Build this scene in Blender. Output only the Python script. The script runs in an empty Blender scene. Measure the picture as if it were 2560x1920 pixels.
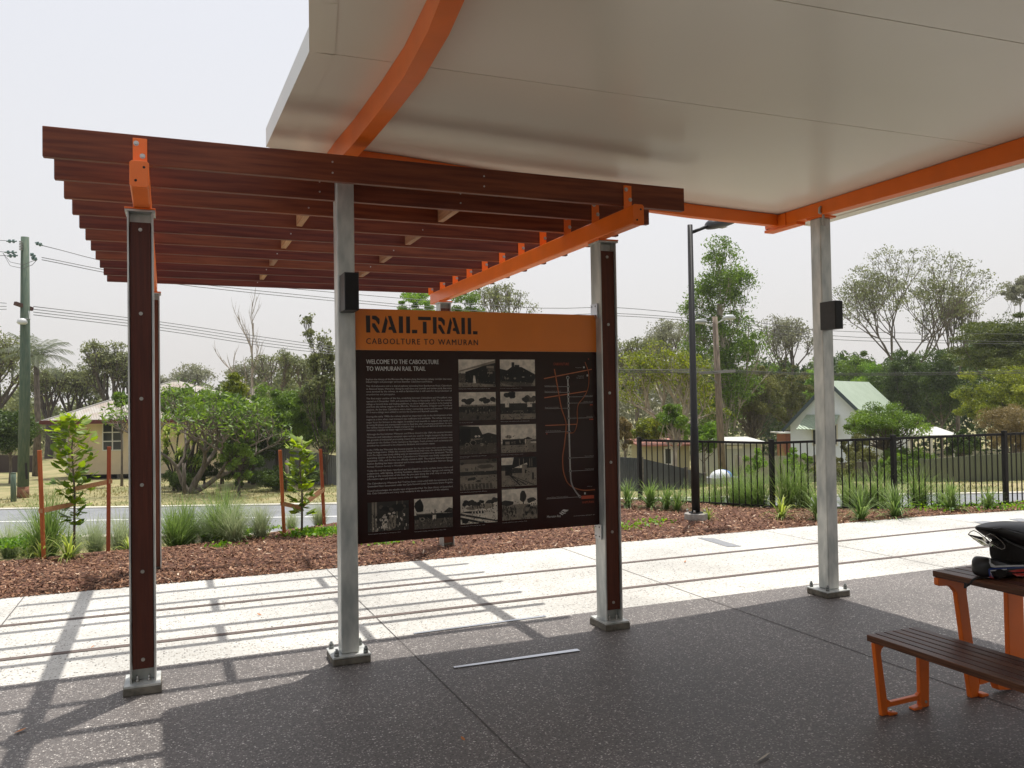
import bpy, math, random
import numpy as np
from mathutils import Vector, Matrix
random.seed(7)
SC = bpy.context.scene
COL = SC.collection

# ------------------------------------------------------------------ camera
H = 1.7
FPX, YAW, PITCH, ROLL = 2071.4, 0.3897, 0.0215, -0.0161   # focal length in pixels of a 2560 wide frame
F_ = np.array([math.sin(YAW)*math.cos(PITCH), math.cos(YAW)*math.cos(PITCH), math.sin(PITCH)])
R0 = np.array([math.cos(YAW), -math.sin(YAW), 0.0]); U0 = np.cross(R0, F_)
R_ = R0*math.cos(ROLL)+U0*math.sin(ROLL); U_ = -R0*math.sin(ROLL)+U0*math.cos(ROLL)
cam_d = bpy.data.cameras.new('camera'); cam = bpy.data.objects.new('camera', cam_d); COL.objects.link(cam)
cam_d.sensor_width = 36; cam_d.lens = 36*FPX/2560; cam_d.clip_start = 0.05; cam_d.clip_end = 3000
cam.matrix_world = Matrix([[R_[0], U_[0], -F_[0], 0], [R_[1], U_[1], -F_[1], 0], [R_[2], U_[2], -F_[2], H], [0, 0, 0, 1]])
SC.camera = cam

# ------------------------------------------------------------------ light
SUN = Vector((.59, .64, 3.15)).normalized()
EL = math.asin(SUN.z); AZ = math.atan2(SUN.x, SUN.y)
w = bpy.data.worlds.new('World'); SC.world = w; w.use_nodes = True
wn = w.node_tree; wn.nodes.clear()
sky = wn.nodes.new('ShaderNodeTexSky'); sky.sky_type = 'NISHITA'; sky.sun_disc = False
sky.sun_elevation = EL; sky.sun_rotation = AZ
sky.air_density = 1.0; sky.dust_density = 6.0; sky.ozone_density = 0.6; sky.altitude = 0
hs = wn.nodes.new('ShaderNodeHueSaturation'); hs.inputs['Saturation'].default_value = 0.45; hs.inputs['Value'].default_value = 1.0
mx = wn.nodes.new('ShaderNodeMix'); mx.data_type = 'RGBA'; mx.inputs[0].default_value = 0.72
mx.inputs[7].default_value = (7.15, 7.05, 7.0, 1)
bg = wn.nodes.new('ShaderNodeBackground'); bg.inputs[1].default_value = 0.138
wo = wn.nodes.new('ShaderNodeOutputWorld')
tcw = wn.nodes.new('ShaderNodeTexCoord'); sx = wn.nodes.new('ShaderNodeSeparateXYZ'); rw = wn.nodes.new('ShaderNodeValToRGB')
rw.color_ramp.elements[0].position = .02; rw.color_ramp.elements[0].color = (.715, .69, .67, 1)
rw.color_ramp.elements[1].position = .62; rw.color_ramp.elements[1].color = (.645, .67, .74, 1)
e_ = rw.color_ramp.elements.new(.25); e_.color = (.695, .695, .715, 1)
sc10 = wn.nodes.new('ShaderNodeVectorMath'); sc10.operation = 'SCALE'; sc10.inputs['Scale'].default_value = 10.0
wn.links.new(tcw.outputs['Generated'], sx.inputs[0]); wn.links.new(sx.outputs['Z'], rw.inputs[0]); wn.links.new(rw.outputs[0], sc10.inputs[0]); wn.links.new(sc10.outputs[0], mx.inputs[7])
wn.links.new(sky.outputs[0], hs.inputs['Color']); wn.links.new(hs.outputs[0], mx.inputs[6])
wn.links.new(mx.outputs[2], bg.inputs[0]); wn.links.new(bg.outputs[0], wo.inputs[0])
sl = bpy.data.lights.new('sun', 'SUN'); sl.energy = 4.95; sl.angle = math.radians(.55); sl.color = (1, .965, .91)
so = bpy.data.objects.new('sun', sl); COL.objects.link(so)
so.rotation_euler = SUN.to_track_quat('Z', 'Y').to_euler()
SC.view_settings.view_transform = 'Standard'; SC.view_settings.look = 'None'
SC.view_settings.exposure = 0.0; SC.view_settings.gamma = 1
SC.render.engine = 'CYCLES'
SC.cycles.max_bounces = 8; SC.cycles.diffuse_bounces = 4; SC.cycles.glossy_bounces = 3
SC.cycles.transmission_bounces = 4; SC.cycles.transparent_max_bounces = 8

# ------------------------------------------------------------------ placement helpers
K = 2560/2212.0
def ray(x, y):
    d = F_*FPX + R_*(x*K-1280) - U_*(y*K-960)
    return d
def at(x, y, dist):
    """point seen at x,y (2212 wide view of the photo) at a forward distance"""
    d = ray(x, y); return np.array([0, 0, H]) + d/FPX*dist
def td(t, d, z=0):
    """point from lateral t and forward distance d of the street frame"""
    c, s = math.cos(YAW), math.sin(YAW)
    return np.array([t*c+d*s, -t*s+d*c, z])
def to_td(x, y):
    c, s = math.cos(YAW), math.sin(YAW)
    return x*c-y*s, x*s+y*c
YF = [(-30, 10.4), (-4, 10.7), (0, 10.95), (1.2, 11.6), (2.2, 12.2), (5, 12.9), (7.5, 12.9), (8.9, 10.95), (10.3, 9.85), (12.2, 9.45), (16, 9.15), (60, 9.0)]
def yfar(x):
    return np.interp(x, [a for a, b in YF], [b for a, b in YF])
def ground_z(x, y):
    t, d = to_td(x, y)
    e = y-yfar(x)
    if d > 21.7:
        k = min(1, max(0, (t+3)/11)); k = k*k*(3-2*k)
        return -.93-min(d-21.7, 5)*.03-max(0, min(d-26.7, 24))*(.032*(1-k)+.110*k)
    if e <= 0 or y < 8.7: return -.15
    wv = min(1, e/max(.3, e+(16.0-d))); wv = wv*wv*(3-2*wv)
    return -.10-.83*wv
rng = np.random.default_rng(5)

# ------------------------------------------------------------------ materials
def srgb(r, g, b):
    f = lambda c: (c/255/12.92) if c/255 <= .04045 else ((c/255+.055)/1.055)**2.4
    return (f(r), f(g), f(b))
MATS = {}
def mat(name, col, rough=.6, metal=0, noise=0, nscale=8, bump=0, bscale=40, stretch=(1, 1, 1), col2=None, spec=.5, coat=0):
    if name in MATS: return MATS[name]
    m = bpy.data.materials.new(name); m.use_nodes = True; MATS[name] = m
    nt = m.node_tree; b = nt.nodes['Principled BSDF']
    b.inputs['Base Color'].default_value = (*col, 1); b.inputs['Roughness'].default_value = rough
    b.inputs['Metallic'].default_value = metal; b.inputs['Specular IOR Level'].default_value = spec
    if coat: b.inputs['Coat Weight'].default_value = coat; b.inputs['Coat Roughness'].default_value = .15
    tc = nt.nodes.new('ShaderNodeTexCoord'); mp = nt.nodes.new('ShaderNodeMapping')
    mp.inputs['Scale'].default_value = stretch; nt.links.new(tc.outputs['Object'], mp.inputs[0])
    if noise or col2:
        n = nt.nodes.new('ShaderNodeTexNoise'); n.inputs['Scale'].default_value = nscale; n.inputs['Detail'].default_value = 6
        nt.links.new(mp.outputs[0], n.inputs['Vector'])
        r = nt.nodes.new('ShaderNodeValToRGB'); c2 = col2 or tuple(min(1, c*(1+noise)) for c in col)
        c1 = col if col2 else tuple(c*(1-noise) for c in col)
        r.color_ramp.elements[0].position = .35; r.color_ramp.elements[1].position = .65
        r.color_ramp.elements[0].color = (*c1, 1); r.color_ramp.elements[1].color = (*c2, 1)
        nt.links.new(n.outputs['Fac'], r.inputs[0]); nt.links.new(r.outputs[0], b.inputs['Base Color'])
    if bump:
        n2 = nt.nodes.new('ShaderNodeTexNoise'); n2.inputs['Scale'].default_value = bscale; n2.inputs['Detail'].default_value = 5
        nt.links.new(mp.outputs[0], n2.inputs['Vector'])
        bp = nt.nodes.new('ShaderNodeBump'); bp.inputs['Strength'].default_value = bump; bp.inputs['Distance'].default_value = .01
        nt.links.new(n2.outputs['Fac'], bp.inputs['Height']); nt.links.new(bp.outputs[0], b.inputs['Normal'])
    return m
def wood(name, dark, light, stretch=(.8, 14, 14), rough=.5):
    m = mat(name, dark, rough, noise=.1, nscale=3, stretch=stretch, col2=light, bump=.12, bscale=9, spec=.3)
    nt = m.node_tree; b = nt.nodes['Principled BSDF']; src = b.inputs['Base Color'].links[0].from_socket
    oi = nt.nodes.new('ShaderNodeObjectInfo'); mr = nt.nodes.new('ShaderNodeMapRange'); mr.inputs[3].default_value = .68; mr.inputs[4].default_value = 1.3
    m2 = nt.nodes.new('ShaderNodeMapRange'); m2.inputs[3].default_value = .492; m2.inputs[4].default_value = .508
    hv = nt.nodes.new('ShaderNodeHueSaturation'); nt.links.new(oi.outputs['Random'], mr.inputs[0]); nt.links.new(oi.outputs['Random'], m2.inputs[0]); nt.links.new(mr.outputs[0], hv.inputs['Value']); nt.links.new(m2.outputs[0], hv.inputs['Hue'])
    nt.links.new(src, hv.inputs['Color']); nt.links.new(hv.outputs[0], b.inputs['Base Color'])
    return m
def aggregate(name, base, stones, rough=.75, scale=75):
    """exposed aggregate: small stones of several colours in a paste"""
    m = bpy.data.materials.new(name); m.use_nodes = True; MATS[name] = m
    nt = m.node_tree; L = nt.links; b = nt.nodes['Principled BSDF']; b.inputs['Roughness'].default_value = rough
    tc = nt.nodes.new('ShaderNodeTexCoord')
    ns0 = nt.nodes.new('ShaderNodeTexNoise'); ns0.inputs['Scale'].default_value = 30
    mxv = nt.nodes.new('ShaderNodeMix'); mxv.data_type = 'RGBA'; mxv.inputs[0].default_value = .03
    L.new(tc.outputs['Object'], ns0.inputs['Vector']); L.new(tc.outputs['Object'], mxv.inputs[6]); L.new(ns0.outputs['Color'], mxv.inputs[7])
    v = nt.nodes.new('ShaderNodeTexVoronoi'); v.inputs['Scale'].default_value = scale; L.new(mxv.outputs[2], v.inputs['Vector'])
    sep = nt.nodes.new('ShaderNodeSeparateColor'); L.new(v.outputs['Color'], sep.inputs[0])
    r = nt.nodes.new('ShaderNodeValToRGB'); r.color_ramp.interpolation = 'CONSTANT'
    els = r.color_ramp.elements
    els[0].position = 0; els[0].color = (*stones[0][1], 1); els[1].position = stones[1][0]; els[1].color = (*stones[1][1], 1)
    for p, c in stones[2:]:
        e = els.new(p); e.color = (*c, 1)
    L.new(sep.outputs[0], r.inputs[0])
    dr = nt.nodes.new('ShaderNodeValToRGB'); dr.color_ramp.elements[0].position = .30; dr.color_ramp.elements[1].position = .5
    dr.color_ramp.elements[0].color = (0, 0, 0, 1); dr.color_ramp.elements[1].color = (1, 1, 1, 1)
    vm = nt.nodes.new('ShaderNodeMath'); vm.operation = 'MULTIPLY'; vm.inputs[1].default_value = 1.0
    L.new(v.outputs['Distance'], vm.inputs[0]); L.new(vm.outputs[0], dr.inputs[0])
    mix = nt.nodes.new('ShaderNodeMix'); mix.data_type = 'RGBA'; L.new(dr.outputs[0], mix.inputs[0]); L.new(r.outputs[0], mix.inputs[6]); mix.inputs[7].default_value = (*base, 1)
    big = nt.nodes.new('ShaderNodeTexNoise'); big.inputs['Scale'].default_value = .9; big.inputs['Detail'].default_value = 5; L.new(tc.outputs['Object'], big.inputs['Vector'])
    br = nt.nodes.new('ShaderNodeMapRange'); br.inputs[1].default_value = .3; br.inputs[2].default_value = .7; br.inputs[3].default_value = .78; br.inputs[4].default_value = 1.12; L.new(big.outputs['Fac'], br.inputs[0])
    hv = nt.nodes.new('ShaderNodeHueSaturation'); L.new(br.outputs[0], hv.inputs['Value']); L.new(mix.outputs[2], hv.inputs['Color'])
    L.new(hv.outputs[0], b.inputs['Base Color'])
    bp = nt.nodes.new('ShaderNodeBump'); bp.inputs['Strength'].default_value = .35; bp.inputs['Distance'].default_value = .004; bp.invert = True
    L.new(v.outputs['Distance'], bp.inputs['Height']); L.new(bp.outputs[0], b.inputs['Normal'])
    return m
def leafmat(name, ca, cb, trans=.3, rough=.5):
    m = bpy.data.materials.new(name); m.use_nodes = True; MATS[name] = m
    nt = m.node_tree; L = nt.links; b = nt.nodes['Principled BSDF']; b.inputs['Roughness'].default_value = rough
    b.inputs['Specular IOR Level'].default_value = .35
    a = nt.nodes.new('ShaderNodeAttribute'); a.attribute_name = 'tone'
    r = nt.nodes.new('ShaderNodeValToRGB'); r.color_ramp.elements[0].color = (*ca, 1); r.color_ramp.elements[1].color = (*cb, 1)
    L.new(a.outputs['Fac'], r.inputs[0]); L.new(r.outputs[0], b.inputs['Base Color'])
    t = nt.nodes.new('ShaderNodeBsdfTranslucent'); hv = nt.nodes.new('ShaderNodeHueSaturation'); hv.inputs['Saturation'].default_value = 1.15; hv.inputs['Value'].default_value = 1.5
    L.new(r.outputs[0], hv.inputs['Color']); L.new(hv.outputs[0], t.inputs['Color'])
    ms = nt.nodes.new('ShaderNodeMixShader'); ms.inputs[0].default_value = trans
    L.new(b.outputs[0], ms.inputs[1]); L.new(t.outputs[0], ms.inputs[2]); L.new(ms.outputs[0], nt.nodes['Material Output'].inputs[0])
    return m

ORANGE = mat('orange_paint', (.80, .155, .011), .36, noise=.05, nscale=5, spec=.5)
RAFT = wood('rafter_timber', (.088, .016, .008), (.165, .037, .016))
INFILL = wood('post_timber', (.075, .018, .008), (.115, .03, .013), stretch=(25, 25, 1.2))
NOGW = wood('blocking_timber', (.26, .12, .055), (.40, .2, .1), stretch=(25, 1.5, 25))
def galv(name, d, l):
    m = mat(name, d, .42, metal=.35, noise=.2, nscale=9, stretch=(1, 1, .35), col2=l, bump=.05, bscale=30); return m
GALV = galv('galvanised_steel', (.36, .38, .37), (.66, .66, .62))
GALVD = mat('dull_steel', (.2, .21, .2), .5, metal=.5, noise=.2)
BOLTM = mat('zinc_bolt', (.45, .44, .41), .35, metal=.8)
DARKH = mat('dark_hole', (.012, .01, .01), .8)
GROUT = mat('grout', (.14, .125, .10), .9, noise=.3, nscale=20, bump=.3, bscale=80)
SOFF = mat('cream_sheet_metal', (.78, .725, .60), .27, noise=.015, nscale=1.2, spec=.5)
FASC = mat('pale_flashing', (.66, .66, .63), .4)
JOINT = mat('panel_joint', (.14, .13, .11), .7)
BLACKP = mat('black_powdercoat', (.011, .010, .010), .5, noise=.1, spec=.3)
CASEG = mat('dark_grey_case', (.02, .018, .017), .5, noise=.15, nscale=30)
SIGNB = mat('sign_brown', (.024, .0065, .005), .2, spec=.3)
SIGNO = mat('sign_orange', (.70, .185, .016), .28, noise=.04, nscale=3)
SIGNK = mat('sign_lettering', (.016, .006, .006), .4)
INKW = mat('ink_white', (.52, .50, .47), .5)
INKG = mat('ink_grey', (.40, .37, .35), .5)
INKO = mat('ink_orange', (.45, .13, .045), .5)
INKR = mat('ink_red', (.42, .06, .02), .5)
WHITEC = aggregate('white_aggregate', (.50, .485, .445), [(0, (.06, .052, .043)), (.12, (.25, .22, .185)), (.28, (.60, .59, .545)), (.7, (.46, .44, .39))], .8, 62)
DARKC = aggregate('dark_aggregate', (.114, .100, .092), [(0, (.05, .043, .039)), (.28, (.118, .104, .095)), (.52, (.215, .188, .168)), (.72, (.37, .34, .31)), (.94, (.62, .58, .53))], .55, 88)
STRIPM = mat('brown_inlay', (.105, .078, .066), .8, noise=.25, nscale=25)
GREYMK = mat('grey_mark_and_shadow', (.22, .225, .235), .7, noise=.15, nscale=30)  # flat grey of the path marks, one of them a painted lamp shadow
CUT = mat('saw_cut', (.09, .08, .075), .9)
STEELS = mat('brushed_steel', (.62, .64, .68), .3, metal=.9)
GRASSG = mat('lawn_ground', (.15, .155, .05), .95, noise=.3, nscale=.9, col2=(.32, .265, .13), bump=.6, bscale=18)
ROAD = mat('asphalt', (.20, .205, .215), .85, noise=.1, nscale=2, bump=.3, bscale=120)
LINEW = mat('road_line_white', (.75, .75, .73), .7, noise=.1)
KERB = mat('kerb_concrete', (.50, .47, .40), .85, noise=.15, nscale=3)
MULCHG = mat('mulch_ground', (.10, .04, .022), .95, noise=.4, nscale=15, bump=.8, bscale=60)
BARK = mat('bark', (.14, .115, .09), .9, noise=.35, nscale=4, stretch=(3, 3, 1), bump=.5, bscale=20)
BARKP = mat('pale_bark', (.34, .29, .24), .85, noise=.3, nscale=3, stretch=(3, 3, 1))
BARKD = mat('dark_bark', (.075, .06, .05), .9, noise=.35, nscale=4, stretch=(3, 3, 1))
POLEG = mat('green_pole', (.065, .105, .075), .85, noise=.25, nscale=6, stretch=(4, 4, .6), col2=(.115, .145, .10))
POLEB = mat('pole_rusty_foot', (.20, .085, .045), .9, noise=.3, nscale=8)
POLEW = mat('weathered_pole', (.20, .155, .115), .9, noise=.3, nscale=5, stretch=(4, 4, .6))
WIREM = mat('cable', (.09, .09, .09), .5)
STAKE = wood('stake_timber', (.30, .068, .022), (.42, .11, .04), stretch=(20, 20, 1), rough=.7)
TIE = mat('hessian_tie', (.42, .22, .10), .85, noise=.2, nscale=60)
SLAT = wood('slat_timber', (.05, .018, .010), (.125, .045, .024), stretch=(30, 1.2, 30), rough=.38)

# ------------------------------------------------------------------ mesh helpers
class MB:
    def __init__(s): s.v = []; s.f = []; s.sm = []
    def poly(s, pts): n = len(s.v); s.v += [tuple(map(float, p)) for p in pts]; s.f.append(tuple(range(n, n+len(pts)))); s.sm.append(False)
    def box(s, x0, x1, y0, y1, z0, z1):
        n = len(s.v); s.v += [(x, y, z) for z in (z0, z1) for y in (y0, y1) for x in (x0, x1)]
        for q in ((0, 2, 3, 1), (4, 5, 7, 6), (0, 1, 5, 4), (2, 6, 7, 3), (0, 4, 6, 2), (1, 3, 7, 5)): s.f.append(tuple(n+i for i in q)); s.sm.append(False)
        return s
    def bar(s, p, q, wd, ht, up=(0, 0, 1)):
        p = Vector(p); q = Vector(q); d = (q-p).normalized(); u = Vector(up)
        a = d.cross(u)
        if a.length < 1e-4: a = d.cross(Vector((1, 0, 0)))
        a.normalize(); u = a.cross(d).normalized(); n = len(s.v)
        for c in (p, q):
            for i, j in ((-1, -1), (1, -1), (1, 1), (-1, 1)): s.v.append(tuple(c+a*(i*wd/2)+u*(j*ht/2)))
        for g in ((0, 1, 2, 3), (7, 6, 5, 4), (0, 4, 5, 1), (1, 5, 6, 2), (2, 6, 7, 3), (3, 7, 4, 0)): s.f.append(tuple(n+i for i in g)); s.sm.append(False)
        return s
    def tube(s, pts, rad, seg=8, cap=True):
        pts = [Vector(p) for p in pts]
        if not hasattr(rad, '__len__'): rad = [rad]*len(pts)
        n0 = len(s.v); d0 = (pts[1]-pts[0]).normalized(); a = d0.orthogonal().normalized()
        for i, p in enumerate(pts):
            d = (pts[min(i+1, len(pts)-1)]-pts[max(i-1, 0)]).normalized()
            a = (a-d*a.dot(d)).normalized(); b = d.cross(a)
            for k in range(seg):
                t = 2*math.pi*k/seg; s.v.append(tuple(p+(a*math.cos(t)+b*math.sin(t))*rad[i]))
        for i in range(len(pts)-1):
            for k in range(seg):
                k2 = (k+1) % seg
                s.f.append((n0+i*seg+k, n0+i*seg+k2, n0+(i+1)*seg+k2, n0+(i+1)*seg+k)); s.sm.append(True)
        if cap:
            s.f.append(tuple(n0+k for k in range(seg))[::-1]); s.sm.append(False)
            m = n0+(len(pts)-1)*seg; s.f.append(tuple(m+k for k in range(seg))); s.sm.append(False)
        return s
    def cyl(s, p, q, r, seg=12): return s.tube([p, q], r, seg)
    def prism(s, pts, axis, a, b):
        """outline pts extruded along an axis: 'y' -> pts are (x,z); 'z' -> (x,y); 'x' -> (y,z)"""
        f = {'y': lambda p, c: (p[0], c, p[1]), 'z': lambda p, c: (p[0], p[1], c), 'x': lambda p, c: (c, p[0], p[1])}[axis]
        n = len(s.v); m = len(pts); s.v += [f(p, a) for p in pts]+[f(p, b) for p in pts]
        s.f.append(tuple(range(n, n+m))); s.f.append(tuple(range(n+2*m-1, n+m-1, -1))); s.sm += [False, False]
        for i in range(m):
            j = (i+1) % m; s.f.append((n+j, n+i, n+m+i, n+m+j)); s.sm.append(False)
        return s
def link(o, parent=None):
    COL.objects.link(o)
    if parent: o.parent = parent
    return o
def build(name, mb, m, root=None, bevel=0, off=True, mats=None, fm=None):
    me = bpy.data.meshes.new(name)
    o0 = Vector((0, 0, 0))
    if root is not None and off:
        r = root
        while r is not None: o0 = o0+Vector(r.location); r = r.parent
    me.from_pydata([(v[0]-o0.x, v[1]-o0.y, v[2]-o0.z) for v in mb.v], [], mb.f)
    for mm in (mats or [m]): me.materials.append(mm)
    me.polygons.foreach_set('use_smooth', mb.sm)
    if fm: me.polygons.foreach_set('material_index', fm)
    me.update()
    import bmesh
    bm = bmesh.new(); bm.from_mesh(me); bmesh.ops.recalc_face_normals(bm, faces=bm.faces[:]); bm.to_mesh(me); bm.free()
    o = bpy.data.objects.new(name, me); link(o, root)
    if bevel:
        b = o.modifiers.new('bevel', 'BEVEL'); b.width = bevel; b.segments = 2; b.limit_method = 'ANGLE'; b.angle_limit = math.radians(40)
    return o
def raw(name, verts, quads, m, root=None, tone=None, nside=4):
    """fast mesh from arrays (verts local to root)"""
    me = bpy.data.meshes.new(name); nv = len(verts); nf = len(quads)
    me.vertices.add(nv); me.vertices.foreach_set('co', np.asarray(verts, np.float32).ravel())
    me.loops.add(nf*nside); me.loops.foreach_set('vertex_index', np.asarray(quads, np.int32).ravel())
    me.polygons.add(nf); me.polygons.foreach_set('loop_start', np.arange(0, nf*nside, nside, dtype=np.int32))
    me.materials.append(m)
    if tone is not None:
        a = me.attributes.new('tone', 'FLOAT', 'POINT'); a.data.foreach_set('value', np.asarray(tone, np.float32))
    me.update(); me.validate()
    o = bpy.data.objects.new(name, me); link(o, root); return o
def empty(name, loc, label, cat, group=None, rz=0):
    o = bpy.data.objects.new(name, None); o.empty_display_size = .2; COL.objects.link(o); o.location = tuple(map(float, loc)); o.rotation_euler = (0, 0, rz)
    return tag(o, label, cat, group)
def tag(o, label=None, cat=None, group=None, kind=None):
    if label: o['label'] = label
    if cat: o['category'] = cat
    if group: o['group'] = group
    if kind: o['kind'] = kind
    return o
def struct(name, mb, m, **k): return tag(build(name, mb, m, **k), kind='structure')
def kids(o): return [c for c in bpy.data.objects if c.parent == o]
def copy_tree(o, parent=None):
    c = o.copy(); COL.objects.link(c); c.parent = parent
    for ch in kids(o): copy_tree(ch, c)
    return c

# ================================================================== GROUND
gx, gy = [], []
ts = np.concatenate([np.linspace(-400, -45, 14)[:-1], np.arange(-45, 45.1, .75), np.linspace(45, 400, 14)[1:]])
ds = np.concatenate([np.arange(-14, 52, .75), np.linspace(52, 1200, 24)])
V = []; 
for d in ds:
    for t in ts:
        p = td(t, d); V.append((p[0], p[1], ground_z(p[0], p[1]) + (0.05*math.sin(p[0]*.7)*math.cos(p[1]*.6) if d > 24 else 0)))
nt_ = len(ts); Q = [(i*nt_+j, i*nt_+j+1, (i+1)*nt_+j+1, (i+1)*nt_+j) for i in range(len(ds)-1) for j in range(nt_-1)]
tag(raw('ground', V, Q, GRASSG), kind='structure')

mb = MB(); mb.box(-14, 24, -16, 5.967, -.10, 0.0); dp = struct('plaza_paving', mb, DARKC)
mb = MB(); mb.prism([(-14, 5.967), (24, 5.967), (24, 7.6), (16, 8.0), (11.44, 8.4), (9.7, 8.62), (7.8, 8.66), (5, 8.72), (-14, 8.70)], 'z', -.10, .0); struct('pale_path', mb, WHITEC)
mb = MB(); mb.poly([(-14, 6.545, .004), (24, 6.545, .004), (24, 6.61, .004), (-14, 6.61, .004)]); struct('paving_strip', mb, STRIPM)
mb = MB(); mb.poly([(-14, 7.565, .004), (24, 7.565, .004), (24, 7.63, .004), (-14, 7.63, .004)]); struct('paving_strip', mb, STRIPM)
for i, (a, b) in enumerate([((-1.254, 8.70), (-1.30, -6)), ((1.468, 8.70), (1.63, -6)), ((4.16, 8.72), (4.30, -6)), ((7.0, 8.66), (7.2, -6)), ((9.8, 8.6), (10, -6))]):
    mb = MB(); mb.poly([(a[0]-.004, a[1], .0025), (a[0]+.004, a[1], .0025), (b[0]+.004, b[1], .0025), (b[0]-.004, b[1], .0025)]); struct('paving_joint', mb, CUT)
mb = MB(); mb.poly([(-14, 2.2, .0025), (24, 2.2, .0025), (24, 2.208, .0025), (-14, 2.208, .0025)]); struct('paving_joint', mb, CUT)
# grey tapered marks on the pale path; first one paints the lamp head's shadow
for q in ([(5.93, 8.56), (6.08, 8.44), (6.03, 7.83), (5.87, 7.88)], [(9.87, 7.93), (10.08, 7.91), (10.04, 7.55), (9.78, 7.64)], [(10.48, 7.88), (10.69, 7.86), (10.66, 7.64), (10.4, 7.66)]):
    mb = MB(); mb.poly([(x, y, .004) for x, y in q]); struct('path_mark_and_shadow', mb, GREYMK)
# road, kerbs, line
def tdstrip(name, d0, d1, z0, z1, m, t0=-90, t1=90, top=None):
    mb = MB(); P = [td(t0, d0), td(t1, d0), td(t1, d1), td(t0, d1)]
    mb.prism([(p[0], p[1]) for p in P], 'z', z0, z1); return struct(name, mb, m)
tdstrip('road', 16.4, 21.6, -1.0, -.895, ROAD)
tdstrip('kerb', 21.6, 21.85, -1.0, -.87, KERB)
tdstrip('kerb', 16.1, 16.4, -1.0, -.78, KERB)
mb = MB(); P = [td(-90, 19.25), td(4, 19.25), td(4, 19.36), td(-90, 19.36)]; mb.poly([(p[0], p[1], -.890) for p in P]); struct('road_line', mb, LINEW)

# mulch bed
xs = np.arange(-14, 24.01, .25); MV = []; nr = 17
def mulch_z(x, y, f):
    return -.005+.022*math.sin(min(1, f*3)*math.pi/2)+.014*math.sin(x*2.3)*math.cos(y*3.1)*min(1, f*5)-(.08*max(0, f-.85)/.15)-.085*min(1, f*1.3)*min(1, max(0, (x-6)/2.5))
def path_edge(x): return np.interp(x, [-14, 5, 7.8, 9.7, 11.44, 16, 24], [8.70, 8.72, 8.66, 8.62, 8.40, 8.0, 7.6])
for x in xs:
    y0 = path_edge(x)+.003; y1 = yfar(x)+.35
    for j in range(nr):
        f = j/(nr-1); y = y0+(y1-y0)*f; MV.append((x, y, mulch_z(x, y, f) if j else -.03))
MQ = [(i*nr+j, (i+1)*nr+j, (i+1)*nr+j+1, i*nr+j+1) for i in range(len(xs)-1) for j in range(nr-1)]
tag(raw('mulch_bed', MV, MQ, MULCHG), kind='structure')
MCHIP = bpy.data.materials.new('bark_chips'); MCHIP.use_nodes = True
nt = MCHIP.node_tree; a = nt.nodes.new('ShaderNodeAttribute'); a.attribute_name = 'tone'; r = nt.nodes.new('ShaderNodeValToRGB')
for i, (p, c) in enumerate([(0, (.045, .021, .012)), (.35, (.155, .073, .038)), (.7, (.30, .148, .076)), (.9, (.48, .29, .175)), (1, (.72, .58, .43))]):
    e = r.color_ramp.elements[i] if i < 2 else r.color_ramp.elements.new(p); e.position = p; e.color = (*c, 1)
nt.links.new(a.outputs['Fac'], r.inputs[0]); nt.links.new(r.outputs[0], nt.nodes['Principled BSDF'].inputs['Base Color']); nt.nodes['Principled BSDF'].inputs['Roughness'].default_value = .85
N = 85000
cx = rng.uniform(-3.8, 15, N); f = rng.uniform(0, 1, N)**1.25
y0 = np.array([path_edge(x) for x in cx]); y1 = yfar(cx)+.2; cy = y0-.02+(y1-y0)*f
cz = np.array([mulch_z(x, y, ff) for x, y, ff in zip(cx, cy, f)])+rng.uniform(.0, .022, N)
ang = rng.uniform(0, 2*np.pi, N); til = rng.normal(0, .35, N); Ln = rng.uniform(.02, .075, N)*rng.choice([.6, 1, 1.3], N); Wn = rng.uniform(.005, .02, N)
A = np.stack([np.cos(ang)*np.cos(til), np.sin(ang)*np.cos(til), np.sin(til)], 1)*Ln[:, None]/2
B0 = np.stack([-np.sin(ang), np.cos(ang), rng.normal(0, .5, N)], 1); B0 *= (Wn/2/np.linalg.norm(B0, axis=1))[:, None]
C = np.stack([cx, cy, cz], 1); vv = np.stack([C-A-B0*.5, C+B0-A*.3, C+A+B0*.3, C-B0+A*.4], 1).reshape(-1, 3)
tag(raw('mulch_chips', vv, np.arange(4*N).reshape(-1, 4), MCHIP, tone=np.repeat(np.clip(rng.beta(2, 2.4, N)+(rng.random(N) > .97)*.4, 0, 1), 4)), 'loose red brown bark chips covering the garden bed', 'mulch', kind='stuff')

# ================================================================== PERGOLA
RY = [5.10+.4817*i for i in range(11)]; RZ0, RZ1 = 3.07, 3.237; RX0, RX1 = -.64, 3.467
perg = empty('pergola', (1.4, 7.5, 0), 'timber slatted pergola on four posts with orange cross beams in front of the shelter roof', 'pergola')
XA, XB = 0.92, 1.91     # two rows of blocking between the rafters
for i, y in enumerate(RY):
    mb = MB().box(RX0, RX1, y-.0225, y+.0225, RZ0, RZ1)
    o = build('rafter', mb, RAFT, perg, bevel=.004)
    for (x, par) in ((XA, 1), (XB, 0)):
        for zz in (RZ0+.05, RZ1-.05): build('screw', MB().cyl((x, y-.0255, zz), (x, y-.0225, zz), .006, 8), BOLTM, o)
for i in range(1, 10):
    x = XB if i % 2 else XA
    build('blocking', MB().box(x-.022, x+.022, RY[i]+.024, RY[i+1]-.024, RZ0+.012, RZ1-.015), NOGW, perg, bevel=.002)
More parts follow.
